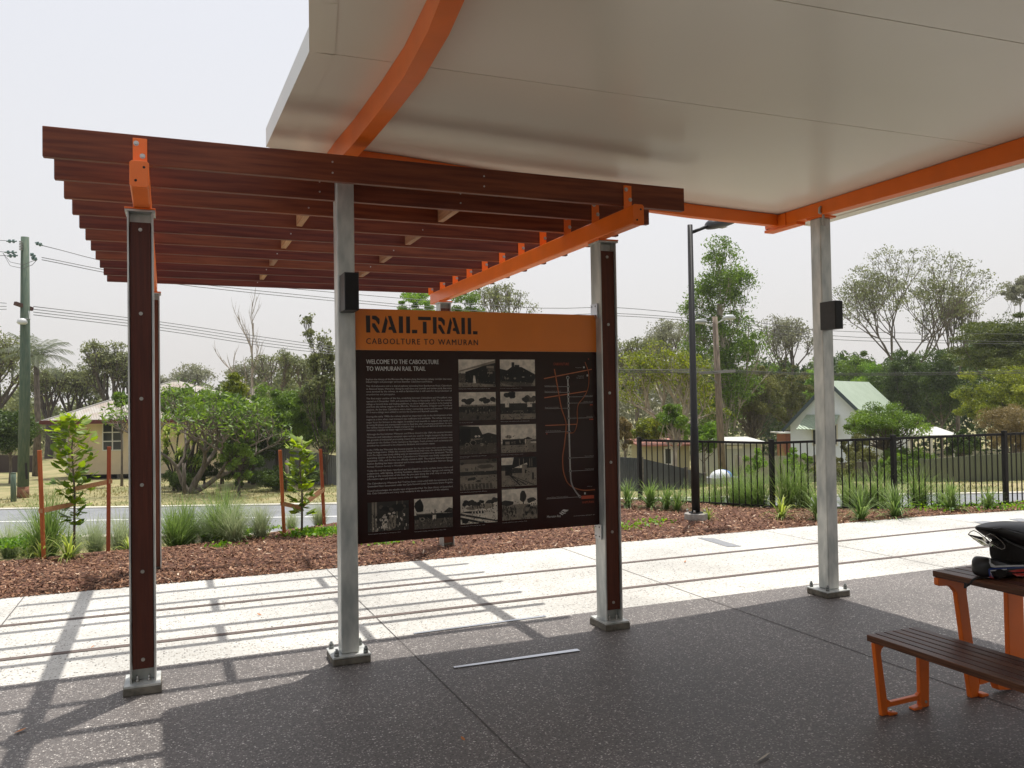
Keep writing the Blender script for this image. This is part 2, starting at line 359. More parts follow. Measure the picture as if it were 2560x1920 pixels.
for bx0, bx1 in ((-.205, -.108), (2.945, 3.03)):
    sk = -.03 if bx0 < 0 else 0
    bm_ = build('cross_beam', MB().prism([(bx0, 4.935), (bx1, 4.935), (bx1+sk, 9.78), (bx0+sk, 9.78)], 'z', 2.91, 3.045), ORANGE, perg, bevel=.008)
    ep = build('end_plate', MB().prism([(bx0-.001+dx, z) for dx, z in ((.012, 2.905), (bx1-bx0-.010, 2.905), (bx1-bx0+.002, 2.917), (bx1-bx0+.002, 3.038), (bx1-bx0-.010, 3.05), (.012, 3.05), (0, 3.038), (0, 2.917))], 'y', 4.925, 4.935), ORANGE, bm_, bevel=.002)
    build('bolt_hole', MB().cyl((bx1-.025, 4.9235, 3.015), (bx1-.025, 4.926, 3.015), .007, 10), DARKH, ep); build('bolt_hole', MB().cyl((bx0+.03, 4.9235, 2.94), (bx0+.03, 4.926, 2.94), .007, 10), DARKH, ep)
    for i, y in enumerate(RY):
        sx_ = sk*(y-4.935)/4.85; c = build('cleat', MB().box(bx0+.012+sx_, bx1-.010+sx_, y-.0325, y-.0245, 3.045, 3.215), ORANGE, perg, bevel=.002)
        for (dx, z) in ((.03, 3.185), (.062, 3.115)):
            build('bolt', MB().cyl((bx0+dx+sx_, y-.0345, z), (bx0+dx+sx_, y-.0325, z), .0145, 14).cyl((bx0+dx+sx_, y-.0405, z), (bx0+dx+sx_, y-.0346, z), .0095, 6), BOLTM, c)
def uc_post(x0, x1, y0, y1, zb=0, gz=.058):
    P = empty('post', ((x0+x1)/2, (y0+y1)/2, zb), None, None); 
    P.parent = perg; P.location = Vector(((x0+x1)/2, (y0+y1)/2, zb))-perg.location
    xm = (x0+x1)/2; ym = (y0+y1)/2
    build('base_block', MB().box(x0-.035, x1+.03, y0-.055, y1+.055, zb, gz-.012), GROUT, P, bevel=.006)
    m_ = MB(); m_.box(x0-.03, x1+.025, y0-.05, y1+.05, gz-.012, gz+.001)
    m_.box(x0, x0+.010, y0, y1, gz, 2.885); m_.box(x1-.010, x1, y0, y1, gz, 2.885); m_.box(x0+.011, x1-.011, ym-.004, ym+.004, gz, 2.885)
    m_.box(x0-.012, x1+.012, y0-.012, y1+.012, 2.886, 2.898)
    build('steel_section', m_, GALV, P, bevel=.0015)
    build('cap_plate', MB().box(x0-.014, x1+.014, y0-.014, y1+.014, 2.899, 2.9095), ORANGE, P, bevel=.002)
    build('timber_infill', MB().box(x0+.014, x1-.014, y0+.016, ym-.006, gz+.077, 2.825), INFILL, P, bevel=.002)
    build('timber_infill', MB().box(x0+.014, x1-.014, ym+.006, y1-.016, gz+.077, 2.825), INFILL, P, bevel=.002)
    for z in (2.78, 2.27, 1.755, 1.235, .715, .19):
        build('bolt', MB().cyl((xm, y0+.0125, z), (xm, y0+.016, z), .011, 14).cyl((xm, y0+.004, z), (xm, y0+.0125, z), .0065, 6), BOLTM, P)
    for dx in (-.032, .032):
        build('anchor_bolt', MB().cyl((xm+dx, y0+.03, gz), (xm+dx, y0+.03, gz+.035), .007, 8).cyl((xm+dx, y0+.03, gz), (xm+dx, y0+.03, gz+.013), .012, 6), BOLTM, P)
uc_post(-.243, -.098, 5.465, 5.615); uc_post(2.972, 3.112, 5.465, 5.615); uc_post(2.945, 3.085, 9.38, 9.53, -.12, -.03); uc_post(-.248, -.112, 9.38, 9.53, -.12, -.03)

# ================================================================== SHELTER
shel = empty('shelter', (3.4, 2.5, 0), 'large cream roofed shelter with orange steel beams on galvanised posts', 'shelter')
def interp(L, y): return float(np.interp(y, [a for a, b in L], [b for a, b in L]))
EDGE = [(-10.0, -5.5), (-4.0, -2.2), (0.0, -.35), (2.0, .25), (3.61, .585), (4.13, .665), (5.77, .625)]        # left edge x(y)
def eave_y(x): return float(np.interp(x, [.6, 1.3, 1.9, 4.0, 5.9], [5.78, 5.93, 6.10, 6.16, 6.32]))
def soff_z(x, y): return float(np.interp(x, [.6, 5.2, 6], [3.455, 3.37, 3.37]))
SEAMS = [(-10.0, 0), (-8, 0), (-6, 0), (-4.0, -.03), (-2.6, -.07), (-1.0, -.08), (.6, -.09), (1.8, -.09), (2.98, -.08), (4.13, -.055)]
XR = 5.80
def seam_y(k, x):
    if k == len(SEAMS): return eave_y(x)
    return SEAMS[k][0]+SEAMS[k][1]*(x-.7)
NXS = 26
for k in range(len(SEAMS)):
    V = []; Qs = []
    for j, kk in enumerate((k, k+1)):
        pass
    rows = 8
    for r_i in range(rows+1):
        for c_i in range(NXS+1):
            u = c_i/NXS
            yl = None
            # iterate for left edge x at this row
            x_l = .5
            for _ in range(4):
                ya = seam_y(k, x_l)+.003; yb = seam_y(k+1, x_l)-.003; yy = ya+(yb-ya)*r_i/rows; x_l = interp(EDGE, yy)
            x = x_l+(XR-x_l)*u
            ya = seam_y(k, x)+.003; yb = seam_y(k+1, x)-.003; y = ya+(yb-ya)*r_i/rows
            V.append((x-3.4, y-2.5, soff_z(x, y)))
    n = NXS+1; Qs = [(i*n+j, (i+1)*n+j, (i+1)*n+j+1, i*n+j+1) for i in range(rows) for j in range(NXS)]
    o = raw('soffit_panel', V, Qs, SOFF, shel); o.data.polygons.foreach_set('use_smooth', [False]*len(Qs))
    so_ = o.modifiers.new('thick', 'SOLIDIFY'); so_.thickness = .04; so_.offset = -1
# roof deck closing the top and joints
V = []; Qs = []; ys = np.linspace(-10, 5.77, 34)
mbj = MB()
def roofz(x, y): return soff_z(x, y)+.105
rows = []
for y in ys:
    xl = interp(EDGE, y); rows.append([(xl+(XR-xl)*u, y+((eave_y(xl+(XR-xl)*u)-5.77)*max(0, (y-3)/2.77)), 0) for u in np.linspace(0, 1, 14)])
V = [(x, y, roofz(x, y)) for rw in rows for x, y, _ in rw]; n = 14
mbt = MB(); mbt.v = V; mbt.f = [(i*n+j, (i+1)*n+j, (i+1)*n+j+1, i*n+j+1) for i in range(len(rows)-1) for j in range(n-1)]; mbt.sm = [False]*len(mbt.f)
o = build('roof_sheet', mbt, FASC, shel); s_ = o.modifiers.new('t', 'SOLIDIFY'); s_.thickness = .03; s_.offset = -1
mbj = MB(); mbj.v = [(x, y, soff_z(x, y)+.062) for x, y, z in [(a, b, 0) for a, b, c in V]]
mbj.v = [(min(max(x, interp(EDGE, y)+.02), XR-.02), min(y, eave_y(x)-.02), z) for x, y, z in mbj.v]
mbj.f = list(mbt.f); mbj.sm = [False]*len(mbj.f)
o = build('joint_backing', mbj, JOINT, shel); s_ = o.modifiers.new('t', 'SOLIDIFY'); s_.thickness = .02; s_.offset = -1
def fascia(pts, name='fascia', hgt=.125, th=.025, m=FASC, lip=.10, inward=(1, 0)):
    for a, b in zip(pts[:-1], pts[1:]):
        za = soff_z(*a)-.004; zb = soff_z(*b)-.004
        a_ = Vector((a[0], a[1], 0)); b_ = Vector((b[0], b[1], 0)); d = (b_-a_).normalized(); nrm = Vector((-d.y, d.x, 0))
        if nrm.dot(Vector((3-a[0], 1-a[1], 0))) < 0: nrm = -nrm
        mb = MB(); n = len(mb.v)
        for (p, z) in ((a_, za), (b_, zb)):
            for (q, dz) in ((0, 0), (0, hgt), (th, hgt), (th, 0)):
                mb.v.append((p.x-nrm.x*(th-q), p.y-nrm.y*(th-q), z+dz))
        mb.f += [(0, 1, 2, 3), (7, 6, 5, 4), (0, 4, 5, 1), (1, 5, 6, 2), (2, 6, 7, 3), (3, 7, 4, 0)]; mb.sm += [False]*6
        build(name, mb, m, shel)
        # underside flashing lip
        mb = MB(); mb.v = [(p.x+nrm.x*q, p.y+nrm.y*q, z+dz-.0015) for (p, z) in ((a_, za), (b_, zb)) for q in (-th+.001, lip) for dz in (0, .003)]
        mb.f = [(0, 1, 3, 2), (4, 6, 7, 5), (0, 4, 5, 1), (2, 3, 7, 6), (0, 2, 6, 4), (1, 5, 7, 3)]; mb.sm = [False]*6
        build('edge_flashing', mb, SOFF, shel)
eg = [(x, y) for y, x in EDGE]
fascia(eg); fascia([(XR, -10.0), (XR, 6.31)])
fascia([(x, eave_y(x)) for x in (.625, 1.3, 1.9, 4.0, XR)], lip=.02)
# curved orange beam over the middle post
CB = [(5.83, 1.012), (5.5, 1.018), (5.0, 1.048), (4.4, 1.064), (3.9, 1.066), (3.4, 1.036), (3.1, 1.0), (2.7, .94), (2.2, .85), (1.5, .69), (.8, .49), (0, .22)]
mb = MB(); n = 0
for y, x in CB:
    wl = .100; zt = soff_z(x, y)-.003; mb.v += [(x-.005, y, zt), (x-.005, y, 3.30), (x+wl-.01, y, 3.30), (x+wl-.01, y, zt)]
for i in range(len(CB)-1):
    for j in range(4):
        j2 = (j+1) % 4; mb.f.append((i*4+j, i*4+j2, (i+1)*4+j2, (i+1)*4+j)); mb.sm.append(True)
mb.f += [(0, 1, 2, 3), tuple(len(mb.v)-4+k for k in (3, 2, 1, 0))]; mb.sm += [False, False]
o = build('curved_beam', mb, ORANGE, shel); e_ = o.modifiers.new('e', 'EDGE_SPLIT'); e_.split_angle = math.radians(40)
# straight beam on the right and the eave beam
build('roof_beam', MB().prism([(-9.9, 3.02), (6.22, 3.266), (6.22, 3.368), (-9.9, 3.368)], 'x', 5.132, 5.235), ORANGE, shel, bevel=.004)
build('beam_bracket', MB().box(5.12, 5.131, 5.93, 6.12, 3.25, 3.362).box(5.132, 5.235, 5.80, 6.23, 3.235, 3.261), ORANGE, shel, bevel=.003)
mb = MB(); pa = [(1.118, 5.60), (1.5, 5.625), (1.83, 5.67), (2.3, 5.73), (3.0, 5.86), (4.2, 6.0), (5.118, 6.03)]
for x, y in pa:
    zt = soff_z(x, y)-.004; zb_ = float(np.interp(x, [1.1, 5.1], [3.315, 3.268])); mb.v += [(x, y, zt), (x, y, zb_), (x, y+.07, zb_), (x, y+.07, zt)]
for i in range(len(pa)-1):
    for j in range(4):
        j2 = (j+1) % 4; mb.f.append((i*4+j, i*4+j2, (i+1)*4+j2, (i+1)*4+j)); mb.sm.append(False)
mb.f += [(0, 1, 2, 3), tuple(len(mb.v)-4+k for k in (3, 2, 1, 0))]; mb.sm += [False, False]
build('eave_beam', mb, ORANGE, shel)
build('bolt', MB().cyl((5.112, 6.06, 3.325), (5.119, 6.06, 3.325), .014, 10), BOLTM, shel)
def shs_post(x0, x1, y0, y1, ztop):
    P = empty('roof_post', ((x0+x1)/2, (y0+y1)/2, 0), None, None); P.parent = shel; P.location = Vector(((x0+x1)/2, (y0+y1)/2, 0))-shel.location
    build('steel_section', MB().box(x0, x1, y0, y1, .059, ztop), GALV, P, bevel=.008)
    bx0, bx1, by0, by1 = x0-.065, x1+.065, y0-.055, y1+.075
    build('grout_pad', MB().box(bx0, bx1, by0, by1, 0, .045), GROUT, P, bevel=.008)
    build('base_plate', MB().box(bx0-.002, bx1+.002, by0-.002, by1+.002, .045, .058), GALV, P, bevel=.004)
    for sx in (bx0+.028, bx1-.028):
        for sy in (by0+.028, by1-.028):
            build('anchor_bolt', MB().cyl((sx, sy, .058), (sx, sy, .105), .009, 10).cyl((sx, sy, .058), (sx, sy, .078), .0165, 6).cyl((sx, sy, .079), (sx, sy, .092), .0145, 6), GALVD, P)
    return P
shs_post(1.02, 1.138, 5.505, 5.625, 3.299)
P2 = shs_post(5.153, 5.27, 5.535, 5.655, 3.24)
build('cap_plate', MB().box(5.145, 5.30, 5.50, 5.69, 3.241, 3.258), ORANGE, P2, bevel=.002)
build('conduit', MB().tube([(5.165, 5.50, 3.16)]+[(5.165-.03*math.sin(a), 5.50, 3.255+.03-.03*math.cos(a)+.0) for a in (0.3, .8)]+[(5.115, 5.50, 3.27), (5.12, 5.50, 3.31), (5.14, 5.5, 3.325)], .011, 8), mat('grey_conduit', (.4, .38, .34), .5), P2)

# ================================================================== LIGHT BOXES
def lightbox(x0, x1, y0, y1, z0, z1, label):
    r_ = empty('light_box', ((x0+x1)/2, y1, z0), label, 'wall light', 'black box lights on the galvanised posts')
    build('housing', MB().box(x0, x1, y0, y1, z0, z1), CASEG, r_, bevel=.003)
    build('front_cover', MB().box(x0+.004, x1-.004, y0-.004, y0-.0005, z0+.004, z1-.004), BLACKP, r_, bevel=.001)
lightbox(1.035, 1.128, 5.335, 5.5045, 2.31, 2.555, 'black box light on the galvanised post at the left end of the sign')
lightbox(5.128, 5.212, 5.36, 5.5345, 2.268, 2.505, 'black box light on the galvanised post standing right of the black fence lamp')

# ================================================================== SIGN
SX0, SX1, SZ0, SZ1, ZS = 1.140, 2.970, .765, 2.345, 2.066
SY = 5.545
sign = empty('information_sign', (2.06, 5.56, .765), 'large brown and orange rail trail information sign with old photographs and a route map', 'sign')
build('text_panel', MB().box(SX0, SX1, SY, SY+.02, SZ0, ZS-.001), SIGNB, sign)
build('header_panel', MB().box(SX0, SX1, SY-.002, SY+.02, ZS, SZ1), SIGNO, sign)
for zz in (2.38, .72): build('bracket', MB().box(2.958, 2.968, 5.50, 5.60, zz-.06, zz+.05), STEELS, sign)
for zz in (2.38, .72):
    for dy in (.02, .075):
        for dz in (-.04, .03): build('bracket_hole', MB().cyl((2.9565, 5.505+dy, zz+dz), (2.9585, 5.505+dy, zz+dz), .006, 8), DARKH, sign)
def flat(name, polys, m, y, root=sign):
    mb = MB()
    for p in polys: mb.poly([(x, y, z) for x, z in p])
    return build(name, mb, m, root)
# stencil title, traced in the letter grid (u to the right 0..1930, v down 0..300)
TX0, TX1, TZ1, TZ0 = 1.216, 2.017, 2.300, 2.184
def L_(pts, u0=0, sc=1.0): return [(u0+x*sc, y) for x, y in pts]
Rr = [[(0, 0), (72, 0), (72, 300), (4, 300)], [(103, 2), (172, 2), (230, 55), (230, 130), (213, 160), (160, 78), (103, 62)], [(103, 135), (150, 135), (238, 300), (178, 300), (103, 190)]]
Aa = [[(0, 300), (75, 0), (110, 92), (66, 300)], [(112, 0), (170, 0), (262, 300), (200, 300), (178, 245), (122, 245), (122, 215), (136, 190), (164, 190)]]
LET = []
def add(pl, u0, sc=1.0):
    for p in pl: LET.append([(u0+x*sc, y) for x, y in p])
add(Rr, 0); add(Aa, 258); add([[(0, 0), (72, 0), (72, 300), (0, 300)]], 556)
add([[(0, 0), (66, 0), (66, 300), (0, 300)], [(98, 238), (190, 238), (190, 300), (98, 300)]], 682)
add([[(0, 0), (225, 0), (225, 60), (0, 60)], [(82, 88), (148, 88), (148, 300), (82, 300)]], 890)
add(Rr, 1148, .93); add(Aa, 1390, .93); add([[(0, 0), (64, 0), (64, 300), (0, 300)]], 1660)
add([[(0, 0), (62, 0), (62, 300), (0, 300)], [(94, 240), (178, 240), (178, 300), (94, 300)]], 1776)
flat('title_lettering', [[(TX0+x/1954*(TX1-TX0), TZ1-y/300*(TZ1-TZ0)) for x, y in p] for p in LET], SIGNK, SY-.0035)
def text_lines(name, lines, m, y=None, root=sign):
    """lines: (string, x0, x1, z0, z1 of a capital letter), all joined in one mesh"""
    y = SY-.0012 if y is None else y
    VV = []; FF = []
    for s, x0, x1, z0, z1, *opt in lines:
        cu = bpy.data.curves.new('t', 'FONT'); cu.body = s; cu.size = 1; cu.resolution_u = 2
        if opt: cu.space_character = opt[0]
        cu.offset = 0 if len(s) < 40 else .008
        ob = bpy.data.objects.new('t', cu); COL.objects.link(ob); bpy.context.view_layer.update()
        dg = bpy.context.evaluated_depsgraph_get(); me = bpy.data.meshes.new_from_object(ob.evaluated_get(dg))
        co = np.empty(len(me.vertices)*3); me.vertices.foreach_get('co', co); co = co.reshape(-1, 3)
        xa, xb = co[:, 0].min(), co[:, 0].max(); sx = (x1-x0)/(xb-xa); sz = (z1-z0)/.69
        n = len(VV); VV += [(x0+(c[0]-xa)*sx, y, z0+c[1]*sz) for c in co]
        FF += [tuple(n+i for i in p.vertices) for p in me.polygons]
        bpy.data.objects.remove(ob); bpy.data.meshes.remove(me); bpy.data.curves.remove(cu)
    mb = MB(); mb.v = VV; mb.f = FF; mb.sm = [False]*len(FF)
    return build(name, mb, m, root)
text_lines('subtitle_lettering', [('CABOOLTURE TO WAMURAN', 1.216, 2.018, 2.107, 2.146, 1.25)], SIGNK, SY-.0035)
text_lines('heading_lettering', [('WELCOME TO THE CABOOLTURE', 1.215, 1.725, 1.972, 2.002), ('TO WAMURAN RAIL TRAIL', 1.216, 1.63, 1.925, 1.955)], INKW)
PAR = [(232, 'Explore the history of the Moreton Bay Region along the former railway corridor that once', 1), (254, 'linked freight and passenger services between Caboolture and Kilcoy.', .77),
(291, 'This 10.5-kilometre trail is a shared pathway extending from Beerburrum Road, Caboolture', 1), (315, 'to Atwood Street, Wamuran. Along the trail there are sawmills and timber yards that were', 1), (338, 'once serviced by the railway, as well as farmland that is still used for the production of', 1), (363, 'strawberries and pineapples.', .33),
(398, 'The first major section of the line, stretching between Caboolture and Woodford, was', 1), (423, 'opened on 6 December 1909, and extended to Kilcoy in November 1913. The line included', 1), (447, 'sidings or branch-lines and loading platforms, to allow freight and produce to be loaded to', 1), (470, "and from the railway wagons at the Moodlu, Wamuran, Bracalba, D'Aguilar and Woodford", 1), (495, 'stations. At the time Caboolture was a major connecting centre and between 1910 and', 1), (518, '1913 more sidings were added to service the Zanow and Attewell sawmills.', .83),
(555, 'During the early 1900s the railway played an important role in the development of the', 1), (580, 'region at a time when road transport was inefficient and unreliable. The railway line was a', 1), (605, 'major boon for farmers in the region. It enabled local sawmills to support the needs of a', 1), (628, "growing Brisbane and transported crops to feed the city's increasing population. In turn,", 1), (650, 'the railway line provided a reliable transport link to the city and delivered mail and other', 1), (672, 'necessary supplies to these regional townships.', .54),
(708, 'Although the line between Wamuran and Kilcoy closed in July 1964, the section between', 1), (733, 'Wamuran and Caboolture remained open and was used for freight transport. By this time', 1), (757, 'the growth of industrial processing meant that most local pineapple production was', 1), (782, 'destined for the Golden Circle Cannery at Northgate. Fresh produce such as bananas and', 1), (805, 'strawberries continued to be shipped to Brisbane and southern states.', .79),
(843, 'In the 1970s the Wamuran line became popular for day trip steam train excursions, many', 1), (865, 'using heritage trains. While this novelty bolstered the train runs, the demands for freight', 1), (888, 'from the region was slowly sliding away as international markets were developed. The last', 1), (912, 'operating section of the line from Caboolture to Wamuran was finally suspended in', 1), (937, 'September 1996, and the line was officially closed in 2000. The original Wamuran Railway', 1), (962, 'Station Building has been relocated and is now used by the Australian Narrow Gauge', 1), (987, 'Railway Museum Society in Woodford.', .43),
(1023, 'Today the trail has been resurfaced and developed for use by cyclists, horse riders and', 1), (1047, 'pedestrians, with lighting, drinking fountains, distance markers, signage and seating all', 1), (1070, 'adding to the enjoyment of the trail. As you pass along the trail, stop at any of the', 1), (1095, 'information signs and discover more of the our region\'s history.', .71),
(1133, 'The Caboolture to Wamuran Rail Trail has been constructed with the assistance of the', 1), (1157, 'Queensland State Government under the Cycle Network Local Government Grants Program.', 1),
(1195, 'Council acknowledges the valuable input of Queensland Rail, The State Library of Queensland,', 1), (1218, 'RSL Club Caboolture and many local residents in the development of this initiative.', .95)]
text_lines('body_lettering', [(s, 1.213, 1.213+.605*k, 1.877-(yy-225)*.000781-.0095, 1.877-(yy-225)*.000781+.0018) for yy, s, k in PAR], INKG)
text_lines('subtitle_lettering', [('CABOOLTURE TO WAMURAN', 1.2175, 2.0195, 2.107, 2.146, 1.25)], SIGNK, SY-.0036)
text_lines('heading_lettering', [('WELCOME TO THE CABOOLTURE', 1.2162, 1.7262, 1.972, 2.002), ('TO WAMURAN RAIL TRAIL', 1.2172, 1.6312, 1.925, 1.955)], INKW, SY-.0014)
# historic photographs: each one a small print built from flat tones
TONES = [mat('print_%s' % n, c, .4, noise=.22, nscale=28) for n, c in (('black', (.006, .005, .005)), ('dark', (.022, .019, .016)), ('mid', (.075, .06, .047)), ('light', (.21, .175, .135)), ('pale', (.58, .51, .42)))]
def photo(x0, z0, x1, z1, shapes, name='photograph'):
    mb = MB(); fm = []
    lay = {}
    def put(p, t, k):
        mb.poly([(x0+(x1-x0)*min(1, max(0, u)), SY-.0008-.000018*k, z0+(z1-z0)*min(1, max(0, v))) for u, v in p]); fm.append(t)
    put([(0, 0), (1, 0), (1, 1), (0, 1)], shapes[0], 0)
    extra = [(rc(u, v, u+random.uniform(.008, .03), v+random.uniform(.01, .045)), random.choice((0, 0, 1, 1, 2, 3))) for u, v in [(random.random()*.98, random.random()**1.5*.6) for _ in range(110)]]
    for k, (p, t) in enumerate(list(shapes[1:])+extra): put(p, t, k+1)
    me = build(name, mb, None, sign, mats=TONES, fm=fm)
def rc(a, b, c, d): return [(a, b), (c, b), (c, d), (a, d)]
def blob(u, v, r, n=9, ry=None):
    ry = ry or r; return [(u+r*(.75+.4*random.random())*math.cos(2*math.pi*i/n), v+ry*(.75+.4*random.random())*math.sin(2*math.pi*i/n)) for i in range(n)]
def crowd(u0, u1, v0, v1, n, ts_=(0, 0, 1, 3)):
    o = []
    for _ in range(n):
        u = random.uniform(u0, u1); v = random.uniform(v0, v1); h = random.uniform(.05, .1); o.append((rc(u, v, u+.02, v+h), random.choice(ts_)))
    return o
def trees(u0, u1, v, n, s, ts_=(0, 1)):
    return [(blob(random.uniform(u0, u1), v+random.uniform(-.04, .1), s*random.uniform(.6, 1.2)), random.choice(ts_)) for _ in range(n)]
W1, W2, W3, W4 = 1.871, 2.149, 2.185, 2.46
photo(W1, 1.809, W2, 2.005, [4, (rc(0, 0, 1, .16), 3), (rc(0, .16, .2, .5), 2), ([(.18, .17), (1, .08), (1, .92), (.18, .55)], 0), ([(.02, .55), (1, .88), (1, .98), (.02, .6)], 3), ([(.38, .14), (.47, .14), (.44, .42), (.40, .42)], 4), (rc(.78, .48, .92, .55), 3), (rc(.76, .68, .96, .77), 3), ([(.8, .6), (.98, .58), (.95, .68), (.78, .7)], 2), ([(.36, .2), (.4, .2), (.3, .55), (.27, .55)], 1), (rc(.5, .15, .53, .3), 2)])
photo(W3, 1.811, W4, 2.006, [4, (rc(0, 0, 1, .2), 2), ([(0, .2), (1, .12), (1, .45), (.62, .72), (.35, .75), (.2, .6), (0, .66)], 0), (rc(.33, .6, .41, .9), 0), (rc(.42, .6, .55, .8), 0), (blob(.22, .3, .04), 3), (blob(.42, .3, .04), 3), ([(0, .14), (.45, .0), (.2, .0), (0, .05)], 3), ([(.88, .02), (1, .02), (1, .3)], 3), (rc(.62, .34, .69, .36), 4)]+crowd(0, .2, .25, .5, 10))
photo(W1, 1.573, W2, 1.772, [4, (rc(0, 0, 1, .3), 2)]+trees(0, .5, .68, 7, .09)+trees(.5, 1, .68, 7, .09)+[(rc(.05, .5, 1, .56), 3), (rc(0, .3, 1, .5), 1)]+crowd(.02, .98, .22, .45, 50)+[(rc(.48, .02, .53, .14), 0), (rc(.78, .2, .81, .32), 0)])
photo(W3, 1.573, W4, 1.773, [4, (rc(0, 0, 1, .2), 3), (rc(0, .2, 1, .58), 1)]+trees(.15, .38, .85, 12, .09)+trees(.65, .98, .72, 10, .09, (1, 2))+[(rc(.14, .22, .22, .45), 0), (rc(.13, .44, .24, .6), 4), (rc(.78, .22, .88, .44), 0), (rc(.76, .44, .9, .62), 4), (blob(.38, .24, .05), 3), (blob(.38, .24, .035), 0), (blob(.6, .24, .05), 3), (blob(.6, .24, .035), 0), (rc(.35, .29, .65, .31), 3)])
photo(W1, 1.334, W2, 1.536, [4, (rc(0, 0, 1, .38), 2), ([(0, .3), (1, .38), (1, .66), (.78, .74), (.62, .68), (.52, .96), (0, 1)], 1), (rc(0, .35, .3, .9), 0), (blob(.36, .4, .1), 3), (blob(.36, .4, .08), 0), (blob(.2, .33, .07), 3), (blob(.2, .33, .05), 1), (blob(.6, .33, .06), 3), (rc(.3, .5, .62, .54), 3), (blob(.44, .62, .035), 4), (blob(.52, .62, .035), 4)]+crowd(.68, .76, .28, .38, 6))
photo(W3, 1.333, W4, 1.535, [4, (rc(0, 0, 1, .32), 3), (rc(.04, .27, .68, .46), 0), ([(.04, .46), (.68, .46), (.68, .49), (.04, .48)], 2), (rc(.12, .3, .24, .4), 3), (rc(.34, .3, .42, .4), 2), (rc(.7, .28, .84, .48), 3), ([(.64, .46), (.76, .56), (.9, .47)], 1), (rc(.84, .38, 1, .45), 2), (blob(.22, .56, .09, 9, .07), 3)]+crowd(.25, .65, .27, .36, 12))
photo(W1, 1.082, W2, 1.297, [3, (rc(0, .85, 1, 1), 2), (rc(0, .47, 1, .6), 1), (blob(.7, .75, .22, 12, .08), 2), ([(.2, .3), (.45, .33), (.4, .42), (.2, .38)], 1), (blob(.5, .28, .06, 9, .04), 1)]+[([(.02+.098*i, .01), (.095+.098*i, .01), (.06+.1*i, .2), (.0+.1*i, .2)], 2) for i in range(9)]+trees(0, 1, .9, 10, .06, (1, 2))+crowd(0, 1, .6, .68, 8, (1, 2)))
photo(W3, 1.09, W4, 1.298, [4, (rc(0, 0, 1, .62), 3), ([(.28, .62), (1, .62), (1, 1), (.35, 1)], 0), (rc(0, .55, .3, .75), 1), (rc(.1, .38, .3, .7), 0), ([(.3, .45), (.6, .45), (.6, .66), (.3, .6)], 1), ([(.36, .64), (.72, .8), (.74, .74), (.58, .62)], 4), (rc(.58, .42, .72, .74), 3), (rc(.87, .2, .92, .45), 0)]+[([(.2, .4), (.24, .4), (e+.05, .02), (e, .02)], 0) for e in (.5, .68, .9)]+[(rc(.66, .44, .7, .56), 0)]+[(rc(u, .66, u+.015, .95), 3) for u in (.5, .62, .8, .86)])
photo(W1, .844, W2, 1.047, [4]+trees(0, 1, .7, 26, .07, (0, 1, 1))+[(blob(.7, .58, .22, 12, .1), 3), (blob(.35, .55, .2, 12, .08), 3), ([(.02, .4), (.22, .46), (.68, .42), (.65, .33), (.3, .35)], 0), ([(.02, .44), (.22, .48), (.68, .44), (.68, .42)], 4)]+[(rc(.3+.08*i, .34, .33+.08*i, .42), 4) for i in range(5)]+[([(0, .38), (1, .06), (1, .01), (0, .3)], 1), ([(0, .25), (.7, .0), (.5, 0), (0, .16)], 0), (blob(.12, .1, .1), 0)]+crowd(.3, .9, .48, .6, 14, (0, 1)))
photo(W3, .849, W4, 1.07, [4, (rc(0, 0, 1, .5), 3), (blob(.15, .55, .2, 10, .1), 1), (blob(.85, .58, .15, 10, .12), 1), (blob(.6, .75, .11, 10, .18), 1), (rc(.59, .5, .62, .7), 0), ([(.75, .5), (1, .62), (1, .42), (.8, .42)], 4)]+crowd(0, .38, .05, .38, 70)+crowd(.6, .98, .12, .42, 70))
photo(1.213, .838, 1.497, 1.037, [1]+[(rc(u, .0, u+.05, 1), 3) for u in (.1, .17)]+[(rc(.83, .2, .86, 1), 2), (rc(.7, .4, .72, 1), 3)]+trees(.2, 1, .75, 22, .08, (0, 0, 2))+[(blob(.5, .2, .2, 12, .2), 3), (blob(.35, .4, .07), 4), (blob(.52, .58, .04), 4), (blob(.63, .6, .04), 4), (rc(.35, .1, .48, .5), 4), (rc(.52, .1, .68, .52), 3)]+crowd(.1, .95, .0, .5, 70, (0, 0, 4)))
photo(1.536, .832, 1.813, 1.042, [4, (rc(0, 0, 1, .32), 2), (blob(.12, .75, .13, 10, .25), 0), (rc(0, .32, .6, .46), 0), (rc(.05, .46, .75, .5), 2), (blob(.2, .32, .07), 3), (blob(.2, .32, .045), 0), (rc(.47, .3, .56, .44), 4), (rc(.56, .32, 1, .48), 0), ([(.74, .5), (.9, .66), (1, .62), (1, .48)], 1), (rc(.52, .5, .55, .62), 1)]+crowd(0, .9, .02, .3, 30, (1, 1, 3)))
caps = [(W1, 1.799, .235, 'Railway station building and platform at Caboolture, 1909'), (W3, 1.800, .17, 'Steam locomotive at Caboolture, 1912'), (W1, 1.560, .10, 'Opening day crowd, 1909'), (W3, 1.561, .225, 'Railway workers with a section tricycle on the Wamuran line'), (W1, 1.322, .20, 'Horse drawn wagon carting timber near Wamuran'), (W1, 1.312, .065, 'Woodford, 1908'), (W3, 1.321, .17, 'Wamuran railway station, 1914'), (W1, 1.070, .20, 'Aerial view of farms and pineapple fields, Wamuran'), (W3, 1.078, .10, 'Mixed train, Kilcoy'), (W1, .832, .18, 'Construction of the railway line, 1909'), (W3, .836, .19, 'Crowds at the first train to Kilcoy, 1913'), (1.213, .826, .225, 'Timber getters and settlers at Wamuran, 1910'), (1.536, .82, .225, 'Fruit growers loading trucks at Wamuran siding, 1930')]
